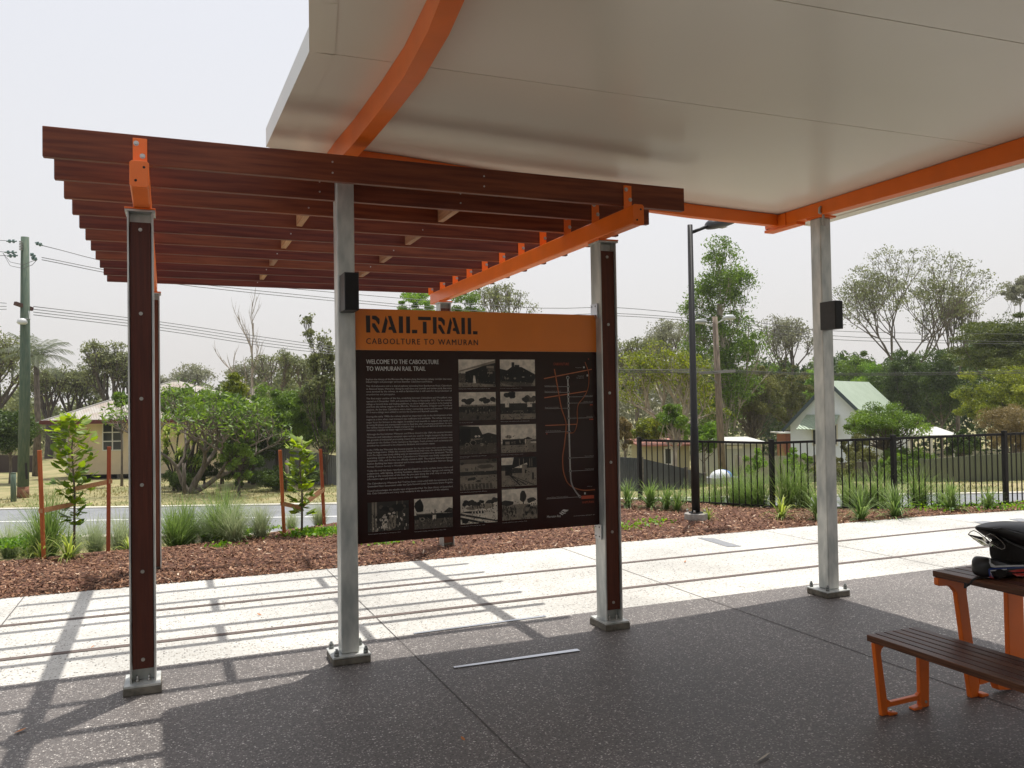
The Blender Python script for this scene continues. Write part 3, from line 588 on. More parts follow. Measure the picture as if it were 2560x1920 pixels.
text_lines('caption_lettering', [(s, x, x+wd, z-.004, z+.001) for x, z, wd, s in caps], INKG)
# route map
def line2(pts, wd):
    out = []
    for (a, b), (c, d) in zip(pts[:-1], pts[1:]):
        l = math.hypot(c-a, d-b); nx, nz = -(d-b)/l*wd/2, (c-a)/l*wd/2; ex, ez = (c-a)/l*wd*.3, (d-b)/l*wd*.3
        out.append([(a+nx-ex, b+nz-ez), (a-nx-ex, b-nz-ez), (c-nx+ex, d-nz+ez), (c+nx+ex, d+nz+ez)])
    return out
def smooth(pts, n=6):
    o = []
    P = [pts[0]]+pts+[pts[-1]]
    for i in range(1, len(P)-2):
        for k in range(n):
            t = k/n; a, b, c, d = P[i-1], P[i], P[i+1], P[i+2]
            o.append(tuple(.5*((2*b[j])+(-a[j]+c[j])*t+(2*a[j]-5*b[j]+4*c[j]-d[j])*t*t+(-a[j]+3*b[j]-3*c[j]+d[j])*t**3) for j in (0, 1)))
    return o+[pts[-1]]
flat('map_roads', line2(smooth([(2.618, 1.935), (2.645, 1.78), (2.669, 1.652), (2.700, 1.56), (2.705, 1.50), (2.690, 1.38), (2.674, 1.29), (2.676, 1.19), (2.70, 1.11), (2.735, 1.07), (2.785, 1.045), (2.85, 1.03), (2.935, 1.03)]), .009)
     + line2(smooth([(2.874, 1.987), (2.898, 1.92), (2.903, 1.86), (2.893, 1.79), (2.86, 1.73), (2.812, 1.675), (2.80, 1.62), (2.80, 1.55), (2.785, 1.49), (2.76, 1.463), (2.71, 1.463)]), .007)
     + line2([(2.534, 1.867), (2.926, 1.935)], .007)+line2([(2.534, 1.726), (2.882, 1.771)], .007)+line2([(2.538, 1.522), (2.792, 1.525)], .006), INKO, SY-.0010)
flat('map_trail', line2(smooth([(2.726, 1.873), (2.728, 1.73), (2.729, 1.57), (2.731, 1.35), (2.734, 1.18), (2.742, 1.09), (2.772, 1.03), (2.81, .984)]), .011), INKW, SY-.0014)
def disc(cx, cz, r, n=16): return [(cx+r*math.cos(2*math.pi*i/n), cz+r*math.sin(2*math.pi*i/n)) for i in range(n)]
ND = [(2.726, 1.873), (2.728, 1.807), (2.728, 1.764), (2.728, 1.73), (2.728, 1.683), (2.729, 1.646), (2.729, 1.571), (2.73, 1.472), (2.732, 1.276), (2.734, 1.179), (2.81, .984)]
for i, (x, z) in enumerate(ND):
    o = flat('map_stop', [disc(x, z, .0125 if i == 0 else .0095)], INKW, SY-.0017); flat('map_stop_centre', [disc(x, z, .009 if i == 0 else .0065)], DARKH, SY-.0020, o)
ll = []
for i, sd in ((1, -1), (2, -1), (5, -1), (7, -1), (10, -1), (3, 1), (4, 1), (6, 1), (8, 1), (9, 1)):
    x, z = ND[i]; ll += line2([(x+.01*sd, z), ((2.536 if sd < 0 else 2.93), z)], .0022)
flat('map_leader_line', ll, INKG, SY-.0009)
mt = []
for (x, z, wd, s) in ((2.536, 1.812, .09, 'Caboolture station'), (2.536, 1.770, .13, 'Beerburrum Road car park'), (2.536, 1.652, .11, 'King Street crossing'), (2.538, 1.479, .12, 'Moodlu Quarry Road crossing'), (2.54, .99, .17, 'Atwood Street, Wamuran trail head'), (2.855, 1.735, .075, 'Williams Road'), (2.855, 1.690, .075, 'Smiths Road'), (2.88, 1.578, .05, 'Moodlu'), (2.855, 1.283, .075, 'Atwood Road'), (2.855, 1.186, .075, 'Campbells Road'), (2.79, 1.945, .05, 'Woodford'), (2.81, 1.882, .05, 'Hospital'), (2.80, 1.868, .06, 'Showgrounds'), (2.875, 1.055, .04, 'Kilcoy'), (2.755, .842, .176, 'moretonbay.qld.gov.au')):
    mt.append((s, x, x+wd, z, z+.006))
text_lines('map_lettering', mt, INKG)
text_lines('map_town_lettering', [('CABOOLTURE', 2.611, 2.737, 1.966, 1.984, 1.1), ('WAMURAN', 2.826, 2.926, .932, .949, 1.1)], INKR)
flat('map_wamuran_block', [[(2.822, .966), (2.928, .966), (2.928, .990), (2.822, .990)]], INKR, SY-.0012)
flat('map_symbol', [rc(2.856, 1.944, 2.868, 1.956), rc(2.885, 1.882, 2.897, 1.896), rc(2.846, 1.0, 2.858, 1.014)], INKW, SY-.0012)
flat('map_symbol', [rc(2.900+.012*k, 1.555, 2.909+.012*k, 1.563) for k in range(3)]+[rc(2.908+.012*k, 1.664, 2.917+.012*k, 1.672) for k in range(2)]+[rc(2.543, 1.457, 2.551, 1.465)]+[[(2.895, 2.012), (2.905, 2.020), (2.903, 2.013), (2.913, 2.012), (2.903, 2.010), (2.905, 2.004)]], INKR, SY-.0012)
flat('logo_mark', [[(2.655, .889), (2.672, .899), (2.695, .895), (2.714, .893), (2.70, .882), (2.683, .880), (2.668, .888)], [(2.648, .883), (2.66, .885), (2.675, .874), (2.694, .874), (2.685, .868), (2.668, .868)], [(2.636, .876), (2.65, .877), (2.66, .866), (2.672, .862), (2.662, .858), (2.65, .864)]], INKW, SY-.0012)
text_lines('logo_lettering', [('Moreton Bay', 2.538, 2.650, .846, .862)], INKW)

# polished strips in the floor
for q, lb in (([(1.64, 5.958), (2.72, 5.985), (2.72, 6.02), (1.64, 5.985)], 'long thin steel strip set in the paving edge just below the sign'), ([(1.66, 5.085), (2.55, 5.068), (2.55, 5.115), (1.66, 5.115)], 'shorter bright steel strip set in the dark paving in front of the sign')):
    tag(build('floor_strip', MB().prism(q, 'z', .0045, .007), STEELS), lb, 'metal strip', 'polished steel strips set in the paving')

# ================================================================== TABLE, BENCH, HELMET
def slats(n, x0, x1, y0, y1, z, th, root, gap=.008):
    wd = (x1-x0-gap*(n-1))/n
    for i in range(n):
        a = x0+i*(wd+gap); build('slat', MB().box(a, a+wd, y0, y1, z-th, z), SLAT, root, bevel=.003)
bench = empty('bench', (3.62, 2.4, 0), 'low timber slatted bench on orange legs beside the picnic table', 'bench')
slats(6, 3.43, 3.785, 1.25, 3.415, .425, .034, bench)
def bench_leg(y0, y1):
    o = [(3.435, .388), (3.475, .005), (3.50, 0), (3.585, 0), (3.585, .018), (3.53, .03), (3.545, .045), (3.69, .045), (3.71, .03), (3.70, .018), (3.70, 0), (3.83, 0), (3.845, .02), (3.79, .388),
         (3.765, .388), (3.74, .375), (3.745, .10), (3.725, .075), (3.535, .075), (3.515, .095), (3.475, .33), (3.485, .36), (3.51, .375), (3.70, .376), (3.74, .3755)]
    mb = MB()
    # ring of plates: left leg, right leg, bottom bar, top bar, feet
    mb.prism([(3.432, .389), (3.474, 0.0), (3.515, 0.0), (3.515, .07), (3.478, .33), (3.484, .352), (3.505, .368), (3.505, .389)], 'y', y0, y1)
    mb.prism([(3.735, .389), (3.735, .368), (3.752, .35), (3.75, .07), (3.75, 0), (3.815, 0), (3.83, .389)], 'y', y0, y1)
    mb.prism([(3.5151, .04), (3.7499, .045), (3.7499, .085), (3.73, .072), (3.54, .067), (3.5151, .085)], 'y', y0, y1)
    mb.box(3.5055, 3.7345, y0, y1, .369, .3885)
    mb.prism([(3.5155, 0), (3.57, 0), (3.57, .012), (3.5155, .02)], 'y', y0-.015, y1); mb.prism([(3.69, 0), (3.7495, 0), (3.7495, .02), (3.69, .012)], 'y', y0-.015, y1)
    o = build('leg', mb, ORANGE, bench, bevel=.004)
    build('bolt', MB().cyl((3.545, (y0+y1)/2, .012), (3.545, (y0+y1)/2, .022), .008, 8).cyl((3.79, y0-.003, .03), (3.79, y0, .03), .008, 8), BOLTM, o)
bench_leg(3.365, 3.39); bench_leg(1.45, 1.475)
table = empty('picnic_table', (4.28, 2.4, 0), 'picnic table with dark timber slat top and orange steel legs under the helmet', 'table')
slats(9, 3.905, 4.655, 1.2, 3.40, .725, .034, table, .009)
def table_leg(y0, y1):
    mb = MB()
    mb.prism([(3.9, .69), (3.9, .652), (3.912, .645), (3.985, .640), (4.015, .622), (4.04, .595), (4.13, 0), (4.185, 0), (4.2, .06), (4.155, .32), (4.118, .59), (4.122, .622), (4.14, .65), (4.14, .69)], 'y', y0, y1)
    mb.box(4.1405, 4.645, y0, y1, .645, .69)
    mb.prism([(4.2, .062), (4.34, .07), (4.4445, .06), (4.4445, .12), (4.215, .115), (4.196, .135)], 'y', y0, y1)
    mb.prism([(4.445, 0), (4.575, 0), (4.575, .6445), (4.445, .6445)], 'y', y0, y1)
    mb.prism([(4.1855, 0), (4.245, 0), (4.245, .014), (4.1855, .022)], 'y', y0-.02, y1); mb.prism([(4.31, .062), (4.33, .02), (4.40, .012), (4.4445, .012), (4.4445, .0598)], 'y', y0-.02, y1)
    build('leg', mb, ORANGE, table, bevel=.004)
table_leg(3.36, 3.39); table_leg(1.4, 1.43)
# full face helmet facing left
HM = mat('helmet_black', (.011, .010, .011), .42, noise=.2, nscale=30)
HB = mat('helmet_blue', (.02, .05, .22), .3); HW = mat('helmet_white', (.55, .56, .58), .3); HR = mat('helmet_red', (.42, .02, .015), .3); HP = mat('helmet_lining', (.012, .009, .008), .95, bump=.3, bscale=100)
hel = empty('helmet', (4.27, 3.14, .7255), 'black full face bike helmet with peak and red blue stripes on the picnic table', 'helmet')
def loft(secs, name, m, root, subs=1, caps=True, close=True):
    n = len(secs[0]); mb = MB()
    for s in secs: mb.v += s
    for i in range(len(secs)-1):
        for j in range(n if close else n-1):
            j2 = (j+1) % n; mb.f.append((i*n+j, i*n+j2, (i+1)*n+j2, (i+1)*n+j)); mb.sm.append(True)
    if caps: mb.f += [tuple(range(n)), tuple(len(mb.v)-1-k for k in range(n))]; mb.sm += [True, True]
    o = build(name, mb, m, root)
    if subs: s_ = o.modifiers.new('s', 'SUBSURF'); s_.levels = s_.render_levels = subs
    return o
def hp(zx, zy, Y):
    """point of a close look at the helmet dropped on the plane y=Y"""
    d = ray((2300+zx/6.38)/K, (1240+zy/6.38)/K); t = Y/d[1]; return (d[0]*t, H+d[2]*t)
HY = 3.15
def sect(x, z0, z1, hw, n=20, e=2.6):
    zc, zh = (z0+z1)/2, (z1-z0)/2; o = []
    for k in range(n):
        a = 2*math.pi*k/n; c, s_2 = math.cos(a), math.sin(a)
        o.append((x, HY+hw*math.copysign(abs(c)**(2/e), c), zc+zh*math.copysign(abs(s_2)**(2/e), s_2)))
    return o
SH = [(3.965, .984, .994, .028), (3.99, .968, .998, .048), (4.03, .948, 1.004, .068), (4.07, .926, 1.008, .084), (4.12, .902, 1.010, .098), (4.19, .872, 1.010, .110), (4.27, .842, 1.004, .118), (4.36, .80, .992, .122), (4.44, .76, .965, .115), (4.50, .78, .92, .085), (4.53, .82, .88, .04)]
loft([sect(*q) for q in SH], 'shell', HM, hel)
CH = [(3.938, .752, .790, .022), (3.952, .733, .826, .045), (3.985, .7275, .842, .068), (4.03, .7275, .826, .088), (4.09, .7275, .806, .104), (4.18, .7275, .800, .114), (4.30, .7275, .806, .121), (4.42, .7275, .82, .116), (4.49, .74, .82, .085)]
loft([sect(*q, e=3.2) for q in CH], 'chin_bar', HM, hel)
loft([sect(x, a_, b_, h_) for x, a_, b_, h_ in ((4.10, .79, .92, .05), (4.13, .775, .93, .08), (4.22, .77, .93, .098), (4.40, .77, .93, .10))], 'lining', HP, hel)
def hw_at(L, x): return float(np.interp(x, [q[0] for q in L], [q[3] for q in L]))
def decal(pts, m, name, L=CH):
    y = []; P = []
    for zx, zy in pts:
        Y = 3.10
        for _ in range(4): x, z = hp(zx, zy, Y); Y = HY-hw_at(L, x)*.985
        P.append((x, Y-.0045, z))
    mb = MB(); n = len(P); mb.v = P+[(x, Y+.004, z) for x, Y, z in P]
    mb.f = [tuple(range(n)), tuple(range(2*n-1, n-1, -1))]+[(i, (i+1) % n, n+(i+1) % n, n+i) for i in range(n)]; mb.sm = [False]*len(mb.f); build(name, mb, m, hel)
decal([(1060, 985), (1105, 985), (1150, 1070), (1215, 1115), (1420, 1105), (1420, 1128), (1205, 1142), (1160, 1135), (1120, 1060)], HW, 'white_stripe')
decal([(1420, 1105), (1700, 1095), (1700, 1118), (1420, 1128)], HW, 'white_stripe')
decal([(1020, 1262), (1085, 1165), (1165, 1150), (1400, 1140), (1400, 1160), (1180, 1172), (1120, 1190), (1050, 1268)], HB, 'blue_stripe')
decal([(1400, 1140), (1700, 1125), (1700, 1140), (1400, 1160)], HB, 'blue_stripe')
decal([(1005, 1285), (1050, 1280), (1135, 1205), (1380, 1175), (1380, 1160), (1125, 1190), (1030, 1275)], HW, 'white_stripe')
decal([(1410, 1195), (1560, 1170), (1700, 1160), (1700, 1200), (1500, 1215)], HR, 'red_stripe')
decal([(1470, 1240), (1700, 1225), (1700, 1280), (1530, 1275)], HR, 'red_stripe')
decal([(1060, 1290), (1120, 1230), (1150, 1285), (1100, 1300)], HR, 'red_stripe')
decal([(1290+88*math.cos(a), 1240+70*math.sin(a)) for a in np.linspace(0, 6.0, 16)], HP, 'vent')
PKM = mat('helmet_grey', (.035, .034, .036), .35)
decal([(1160, 520), (1300, 505), (1560, 560), (1659, 600), (1659, 640), (1500, 580), (1330, 560)], PKM, 'peak_panel', SH)
decal([(1290, 650), (1420, 720), (1659, 830), (1659, 850), (1400, 735)], PKM, 'peak_edge', SH)
VIS = bpy.data.materials.new('clear_visor'); VIS.use_nodes = True; b = VIS.node_tree.nodes['Principled BSDF']; b.inputs['Transmission Weight'].default_value = .96; b.inputs['Roughness'].default_value = .03; b.inputs['IOR'].default_value = 1.06; b.inputs['Base Color'].default_value = (.95, .95, .92, 1)
goggles = empty('goggles', (4.05, HY, .88), 'clear goggles hanging under the peak of the black helmet', 'goggles')
lens = [(1030, 665), (1065, 625), (1120, 602), (1200, 640), (1290, 715), (1355, 790), (1350, 835), (1300, 850), (1240, 825), (1130, 745)]
Pn = [(lambda q: (q[0], 3.10, q[1]))(hp(a, b_, 3.10)) for a, b_ in lens]; Pf = [(x+.004, 3.20, z+.003) for x, y, z in Pn]
mb = MB(); n = len(Pn); mb.v = Pn+Pf
for i in (6, 7, 8, 9): 
    j2 = (i+1) % n; mb.f.append((i, j2, n+j2, n+i)); mb.sm.append(True)
o = build('lens', mb, VIS, goggles); s_ = o.modifiers.new('t', 'SOLIDIFY'); s_.thickness = .0015
FRM = mat('clear_frame', (.30, .27, .24), .25)
build('frame', MB().tube(Pn+[Pn[0]], .0022, 6, cap=False), FRM, goggles); build('frame', MB().tube(Pf+[Pf[0]], .0022, 6, cap=False), FRM, goggles)
q = [hp(a, b_, 3.10) for a, b_ in ((1150, 640), (1180, 700), (1240, 760), (1330, 800))]; build('nose_piece', MB().tube([(x, 3.13, z) for x, z in q], .002, 6), FRM, goggles)
st = [pz_ for pz_ in ((1190, 1300), (1050, 1310), (940, 1305), (880, 1320), (830, 1355))]
pts = []
for a, b_ in st:
    d = ray((2300+a/6.38)/K, (1240+b_/6.38)/K); t = (.731-H)/d[2]; pts.append((d[0]*t, d[1]*t, .732))
e0 = pts[-1]; x1, z1 = hp(725, 1445, e0[1]-.03); pts += [((e0[0]*2+x1)/3, e0[1]-.012, .722), (x1, e0[1]-.03, z1)]
build('chin_strap', MB().tube(pts, [.006]*len(pts), 6), HP, hel); build('strap_end', MB().bar((x1, e0[1]-.031, z1+.02), (x1-.004, e0[1]-.032, z1-.008), .012, .007), BLACKP, hel)

# ================================================================== BLACK FENCE + LAMP
FP = [(7.556, 12.586), (8.875, 10.72), (10.274, 9.60), (12.217, 9.22), (14.3, 9.05), (16.4, 8.95)]
fence = empty('pool_fence', (10, 10, 0), 'black vertical bar fence along the far edge of the mulch bed', 'fence')
FZ = -.12; FT = [1.035, 1.02, 1.085, 1.105, 1.11, 1.11]
for (x, y), zt in zip(FP, FT):
    o = build('fence_post', MB().box(x-.033, x+.033, y-.033, y+.033, FZ-.05, zt), BLACKP, fence, bevel=.003)
    build('post_cap', MB().box(x-.036, x+.036, y-.036, y+.036, zt, zt+.012), BLACKP, o)
for i in range(len(FP)-1):
    a = Vector((*FP[i], 0)); b = Vector((*FP[i+1], 0)); za, zb2 = FT[i]-.045, FT[i+1]-.045
    d = (b-a).normalized(); a2 = a+d*.034; b2 = b-d*.034
    build('rail', MB().bar((a2.x, a2.y, za), (b2.x, b2.y, zb2), .03, .038), BLACKP, fence)
    build('rail', MB().bar((a2.x, a2.y, -.035), (b2.x, b2.y, -.035), .03, .03), BLACKP, fence)
    L = (b2-a2).length; n = int(round(L/.103)); mb = MB()
    for k in range(1, n):
        p = a2+(b2-a2)*(k/n); zt = za+(zb2-za)*k/n; mb.box(p.x-.007, p.x+.007, p.y-.007, p.y+.007, -.075, zt-.019)
    build('pickets', mb, BLACKP, fence)
lx, ly = 6.79, 9.817
lamp = empty('street_lamp', (lx, ly, 0), 'slim black path lamp with a flat head standing in the mulch bed', 'lamp post')
build('footing', MB().cyl((lx, ly, -.12), (lx, ly, .10), .16, 24), mat('footing_concrete', (.32, .3, .27), .9, noise=.2, nscale=20), lamp, bevel=.01)
build('pole', MB().tube([(lx, ly, .10), (lx, ly, 1.3), (lx, ly, 1.31), (lx, ly, 4.16)], [.058, .056, .050, .036], 14), BLACKP, lamp)
build('flange', MB().cyl((lx, ly, .1005), (lx, ly, .115), .10, 16), BLACKP, lamp)
for k in range(4):
    a = math.pi/4+k*math.pi/2; build('anchor_bolt', MB().cyl((lx+.12*math.cos(a), ly+.12*math.sin(a), .115), (lx+.12*math.cos(a), ly+.12*math.sin(a), .15), .016, 6), BOLTM, lamp)
dirL = Vector((1, .05, 0)).normalized()
build('arm', MB().tube([(lx+.03, ly, 4.055), (lx+.30, ly, 4.16)], .024, 10), BLACKP, lamp)
secs = []
for s, wd, zt, zb in ((0, .06, .05, -.05), (.04, .12, .085, -.06), (.15, .15, .11, -.065), (.30, .15, .085, -.05), (.42, .12, .05, -.03), (.47, .07, .03, -.012)):
    x = lx+.28+s; z = 4.165+s*.16
    secs.append([(x, ly+wd*math.cos(a), z+(zt if math.sin(a) > 0 else -zb)*math.sin(a)) for a in np.linspace(0, 2*math.pi, 13)[:-1]])
o = loft(secs, 'lamp_head', mat('lamp_head_grey', (.035, .036, .038), .4), lamp, 1)
build('lens', MB().box(lx+.36, lx+.60, ly-.06, ly+.06, 4.157, 4.162), mat('lamp_glass', (.3, .3, .28), .2), lamp)

# ================================================================== FOLIAGE
def leaves(C, size, asp=.45, droop=.0, up=0.0, rg=rng):
    N = len(C); A = rg.normal(0, 1, (N, 3)); A[:, 2] = A[:, 2]*(1-up) - droop*1.5; A /= np.linalg.norm(A, axis=1)[:, None]
    B = rg.normal(0, 1, (N, 3)); B -= A*(A*B).sum(1)[:, None]; B /= np.linalg.norm(B, axis=1)[:, None]+1e-9
    s = size*rg.uniform(.6, 1.25, N); A = A*s[:, None]*.5; B = B*s[:, None]*.5*asp
    return np.stack([C-A, C-B*1.0+A*.1, C+A, C+B+A*.1], 1).reshape(-1, 3)
def sphere_pts(N, r, rg=rng, shell=.5):
    d = rg.normal(0, 1, (N, 3)); d /= np.linalg.norm(d, axis=1)[:, None]
    return d*(rg.random(N)**(shell/1.0))[:, None]*np.asarray(r)
LM = {
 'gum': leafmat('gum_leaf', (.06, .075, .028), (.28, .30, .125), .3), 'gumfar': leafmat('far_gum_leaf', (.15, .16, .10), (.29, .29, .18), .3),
 'dark': leafmat('dark_leaf', (.018, .04, .010), (.13, .19, .04), .25), 'deep': leafmat('deep_olive_leaf', (.028, .045, .010), (.17, .20, .04), .25), 'mid': leafmat('mid_leaf', (.038, .08, .014), (.22, .32, .055), .35),
 'light': leafmat('light_leaf', (.07, .15, .022), (.29, .43, .075), .4), 'yellow': leafmat('yellow_leaf', (.035, .065, .010), (.33, .36, .05), .35),
 'olive': leafmat('olive_leaf', (.05, .06, .016), (.25, .245, .08), .3), 'brown': leafmat('brown_leaf', (.14, .11, .045), (.30, .23, .10), .25),
 'fresh': leafmat('fresh_leaf', (.08, .15, .02), (.33, .42, .06), .4), 'palm': leafmat('palm_leaf', (.035, .05, .02), (.11, .13, .05), .15),
 'grass': leafmat('tussock_blade', (.06, .125, .025), (.25, .33, .11), .35), 'grassb': leafmat('silver_tussock_blade', (.15, .2, .09), (.42, .46, .28), .35),
 'strap': leafmat('strap_leaf', (.09, .16, .025), (.46, .52, .13), .4), 'cover': leafmat('cover_leaf', (.06, .16, .015), (.27, .43, .05), .4)}
def trunk_limbs(base, top, r0, targets, rg, bend=.4, ttop=None, sub=0):
    """tapered trunk from base to top and limbs reaching the targets; returns an MB"""
    mb = MB(); b = Vector(base); t = Vector(top); n = 6
    ph = rg.uniform(0, 6.28, 2); pts = []
    for i in range(n+1):
        s = i/n; p = b.lerp(t, s); p = p+Vector((math.sin(s*3+ph[0]), math.cos(s*2.6+ph[1]), 0))*bend*.35*s*(1.2-s); pts.append(p)
    mb.tube(pts, [r0*(1-.75*i/n)*(1.25 if i == 0 else 1) for i in range(n+1)], 7)
    for T in targets:
        T = Vector(T); hz = (T.z-b.z)/max(.1, (t.z-b.z)); s = min(.95, max(.25, hz*.62)); i = int(s*n); p0 = pts[i].lerp(pts[min(n, i+1)], s*n-i)
        m = p0.lerp(T, .5)+Vector((rg.normal(0, .12), rg.normal(0, .12), -.12))*(T-p0).length
        r = r0*(1-.75*s)*.55
        mb.tube([p0, p0.lerp(m, .55), m, m.lerp(T, .55), T], [r, r*.75, r*.55, r*.35, r*.15], 5, cap=False)
        for _ in range(sub):
            q0 = m.lerp(T, rg.uniform(.1, .8)); q1 = T+Vector(tuple(rg.normal(0, .22, 3)))*(T-p0).length*.8
            mb.tube([q0, q0.lerp(q1, .5)+Vector(tuple(rg.normal(0, .05, 3)))*(T-p0).length, q1], [r*.35, r*.22, r*.08], 4, cap=False)
    return mb
NT = 0
def tree(name, label, px, top, wpx, cb, d, kind, leaf, n, lsize, bark=BARK, group='trees beyond the road', clumps=26, cr=.33, flat_=.8, seed=None, droop=0, tr=None, sparse=False, cat='tree', shape='round', lean=0, sub=0, core=0):
    """crown spans wpx pixels about px, from pixel row top to cb, at distance d"""
    global NT
    NT += 1; rg = np.random.default_rng(NT*13+(seed or 0))
    pt = at(px, top, d); pb = at(px, cb, d); rad = wpx*d/1790/2
    bx, by = at(px+lean, (top+cb)/2, d)[:2]; gz = ground_z(bx, by)
    cz = (pt[2]+pb[2])/2; hz = (pt[2]-pb[2])/2; c0 = np.array([pt[0], pt[1], cz])
    root = empty(name, (bx, by, gz), label, cat, group)
    # clump centres
    cc = []
    while len(cc) < clumps:
        v = rg.normal(0, 1, 3); v /= np.linalg.norm(v); s = rg.random()**.4
        p = v*s
        if shape == 'cone':
            k = (p[2]+1)/2; p[0] *= (1.15-k*.95); p[1] *= (1.15-k*.95)
        if shape == 'vase':
            k = (p[2]+1)/2; p[0] *= (.35+k*.75); p[1] *= (.35+k*.75)
        if shape == 'dome' and p[2] < -.45: continue
        cc.append(p*(1-cr*.75))
    cc = np.array(cc)*np.array([rad, rad, hz])+c0
    if shape == 'dome': cc[:, 2] -= hz*.1
    n = int(n*1.5); lsize *= .84; per = n//clumps; CL = []; TN = []
    for c in cc:
        r = cr*rad*rg.choice([.45, .7, .95, 1.2]); q = c+sphere_pts(per, (r, r, r*flat_), rg, .45 if not sparse else .7); CL.append(q)
        TN.append(np.clip(rg.normal(.5, .12)+rg.normal(0, .2, per), 0, 1))
    if core:
        q = c0+sphere_pts(core, (rad*.72, rad*.72, hz*.75), rg, .6); CL.append(q); TN.append(np.clip(rg.normal(.35, .2, core), 0, 1))
    CL = np.concatenate(CL); TN = np.concatenate(TN)
    CL[:, 2] = np.maximum(CL[:, 2], gz+.03)
    vv = leaves(CL-np.array([bx, by, gz]), lsize, droop=droop, rg=rg)
    raw('crown', vv, np.arange(len(vv)).reshape(-1, 4), LM[leaf], root, tone=np.repeat(TN, 4))
    r0 = tr or max(.05, rad*.055)
    tg = cc[rg.permutation(len(cc))[:(len(cc) if (sparse or sub) else min(len(cc), 12))]]
    mbt = trunk_limbs((bx, by, gz-.1), (pt[0], pt[1], cz+hz*(.35 if shape != 'vase' else -.2)), r0, tg, rg, bend=rad*.25, sub=sub)
    build('trunk', mbt, bark, root)
    return root


def gum(name, label, px, top, wpx, cb, d, leaf, per, lsize, cs=.35, depth=5, bark=BARK, group='trees beyond the road', seed=1, tr=.18, ang=.5, droop=.2, fl=.6, up=.10, kmin=2, cat='tree', lean=0, lead=0):
    """open branching tree: limbs fork until the tips, each tip carries a small clump"""
    global NT
    NT += 1; rg = np.random.default_rng(seed*101+7); pt = at(px, top, d); pb = at(px, cb, d); rad = wpx*d/1790/2
    bx, by = at(px+lean, (top+cb)/2, d)[:2]; gz = ground_z(bx, by); Ht = pt[2]-gz; hb = max(.12, (pb[2]-gz)/Ht)
    root = empty(name, (bx, by, gz), label, cat, group); segs = []; tips = []
    def br(p, dr, L, r, dep):
        pts = [p]
        for i in range(3):
            dr = dr+rg.normal(0, .10, 3)+np.array([0, 0, up]); dr /= np.linalg.norm(dr); pts.append(pts[-1]+dr*L/3)
        segs.append((pts, r, dep))
        if dep == 0: tips.append(pts[-1]); return
        if dep <= 2: tips.append(pts[2]+rg.normal(0, .02, 3))
        k = kmin+(1 if rg.random() < .5 else 0); a0 = rg.uniform(0, 6.28)
        for j in range(k):
            a = a0+j*6.28/k+rg.normal(0, .3); nd = dr+np.array([math.cos(a), math.sin(a), 0])*ang*rg.uniform(.6, 1.5); br(pts[-1], nd/np.linalg.norm(nd), L*rg.uniform(.68, .92), r*.66, dep-1)
    if lead:
        n = lead; P = np.array([0, 0, 0.]); pts = [P]
        for i in range(n+2): P = P+np.array([rg.normal(0, .018), rg.normal(0, .018), (1 if i else hb*1.6)/(n+2)]); pts.append(P)
        segs.append((pts, 1.0, 9))
        for i in range(1, n+2):
            f = i/(n+2); a = i*2.4; L = .26*(1.15-f*.55)
            for q in range(2): a += 2.6; nd = np.array([math.cos(a), math.sin(a), .45+.5*f]); br(pts[i], nd/np.linalg.norm(nd), L*rg.uniform(.5, 1), .42*(1.1-f), depth-2)
    else:
        segs.append(([np.zeros(3), np.array([.01, 0, hb*.5]), np.array([0, .01, hb])], 1.0, 9))
        for j in range(4): a = j*1.57+rg.normal(0, .3); nd = np.array([math.cos(a)*ang*1.3, math.sin(a)*ang*1.3, 1]); br(np.array([0, .01, hb]), nd/np.linalg.norm(nd), (1-hb)*.36, .55, depth-1)
    tp = np.array(tips); zs = Ht/np.percentile(tp[:, 2], 99); rr = np.percentile(np.abs(tp[:, :2]), 96); xs_ = rad/max(rr, 1e-3); off = np.array([pt[0]-bx, pt[1]-by])
    def X(p): f = min(1, p[2]); return np.array([p[0]*xs_+off[0]*f, p[1]*xs_+off[1]*f, p[2]*zs])
    mb = MB()
    for pts, r, dep in segs:
        r0 = tr*r; n = len(pts); mb.tube([X(p)+np.array([bx, by, gz]) for p in pts], [max(.008*d/40, r0*(1-.34*i/(n-1))) if dep < 9 else r0*(1.15-.45*i/(n-1)) for i in range(n)], 6 if dep > 2 else 4, cap=False)
    CL = []; TN = []
    for t in tips:
        c = X(t); k = cs*rg.uniform(.5, 1.25); m = max(3, int(per*rg.uniform(.5, 1.3))); CL.append(c+sphere_pts(m, (k, k, k*fl), rg, .5)); TN.append(np.clip(rg.normal(.5, .12)+rg.normal(0, .2, m), 0, 1))
    CL = np.concatenate(CL); TN = np.concatenate(TN); vv = leaves(CL, lsize, droop=droop, rg=rg)
    raw('crown', vv, np.arange(len(vv)).reshape(-1, 4), LM[leaf], root, tone=np.repeat(TN, 4)); build('trunk', mb, bark, root); return root

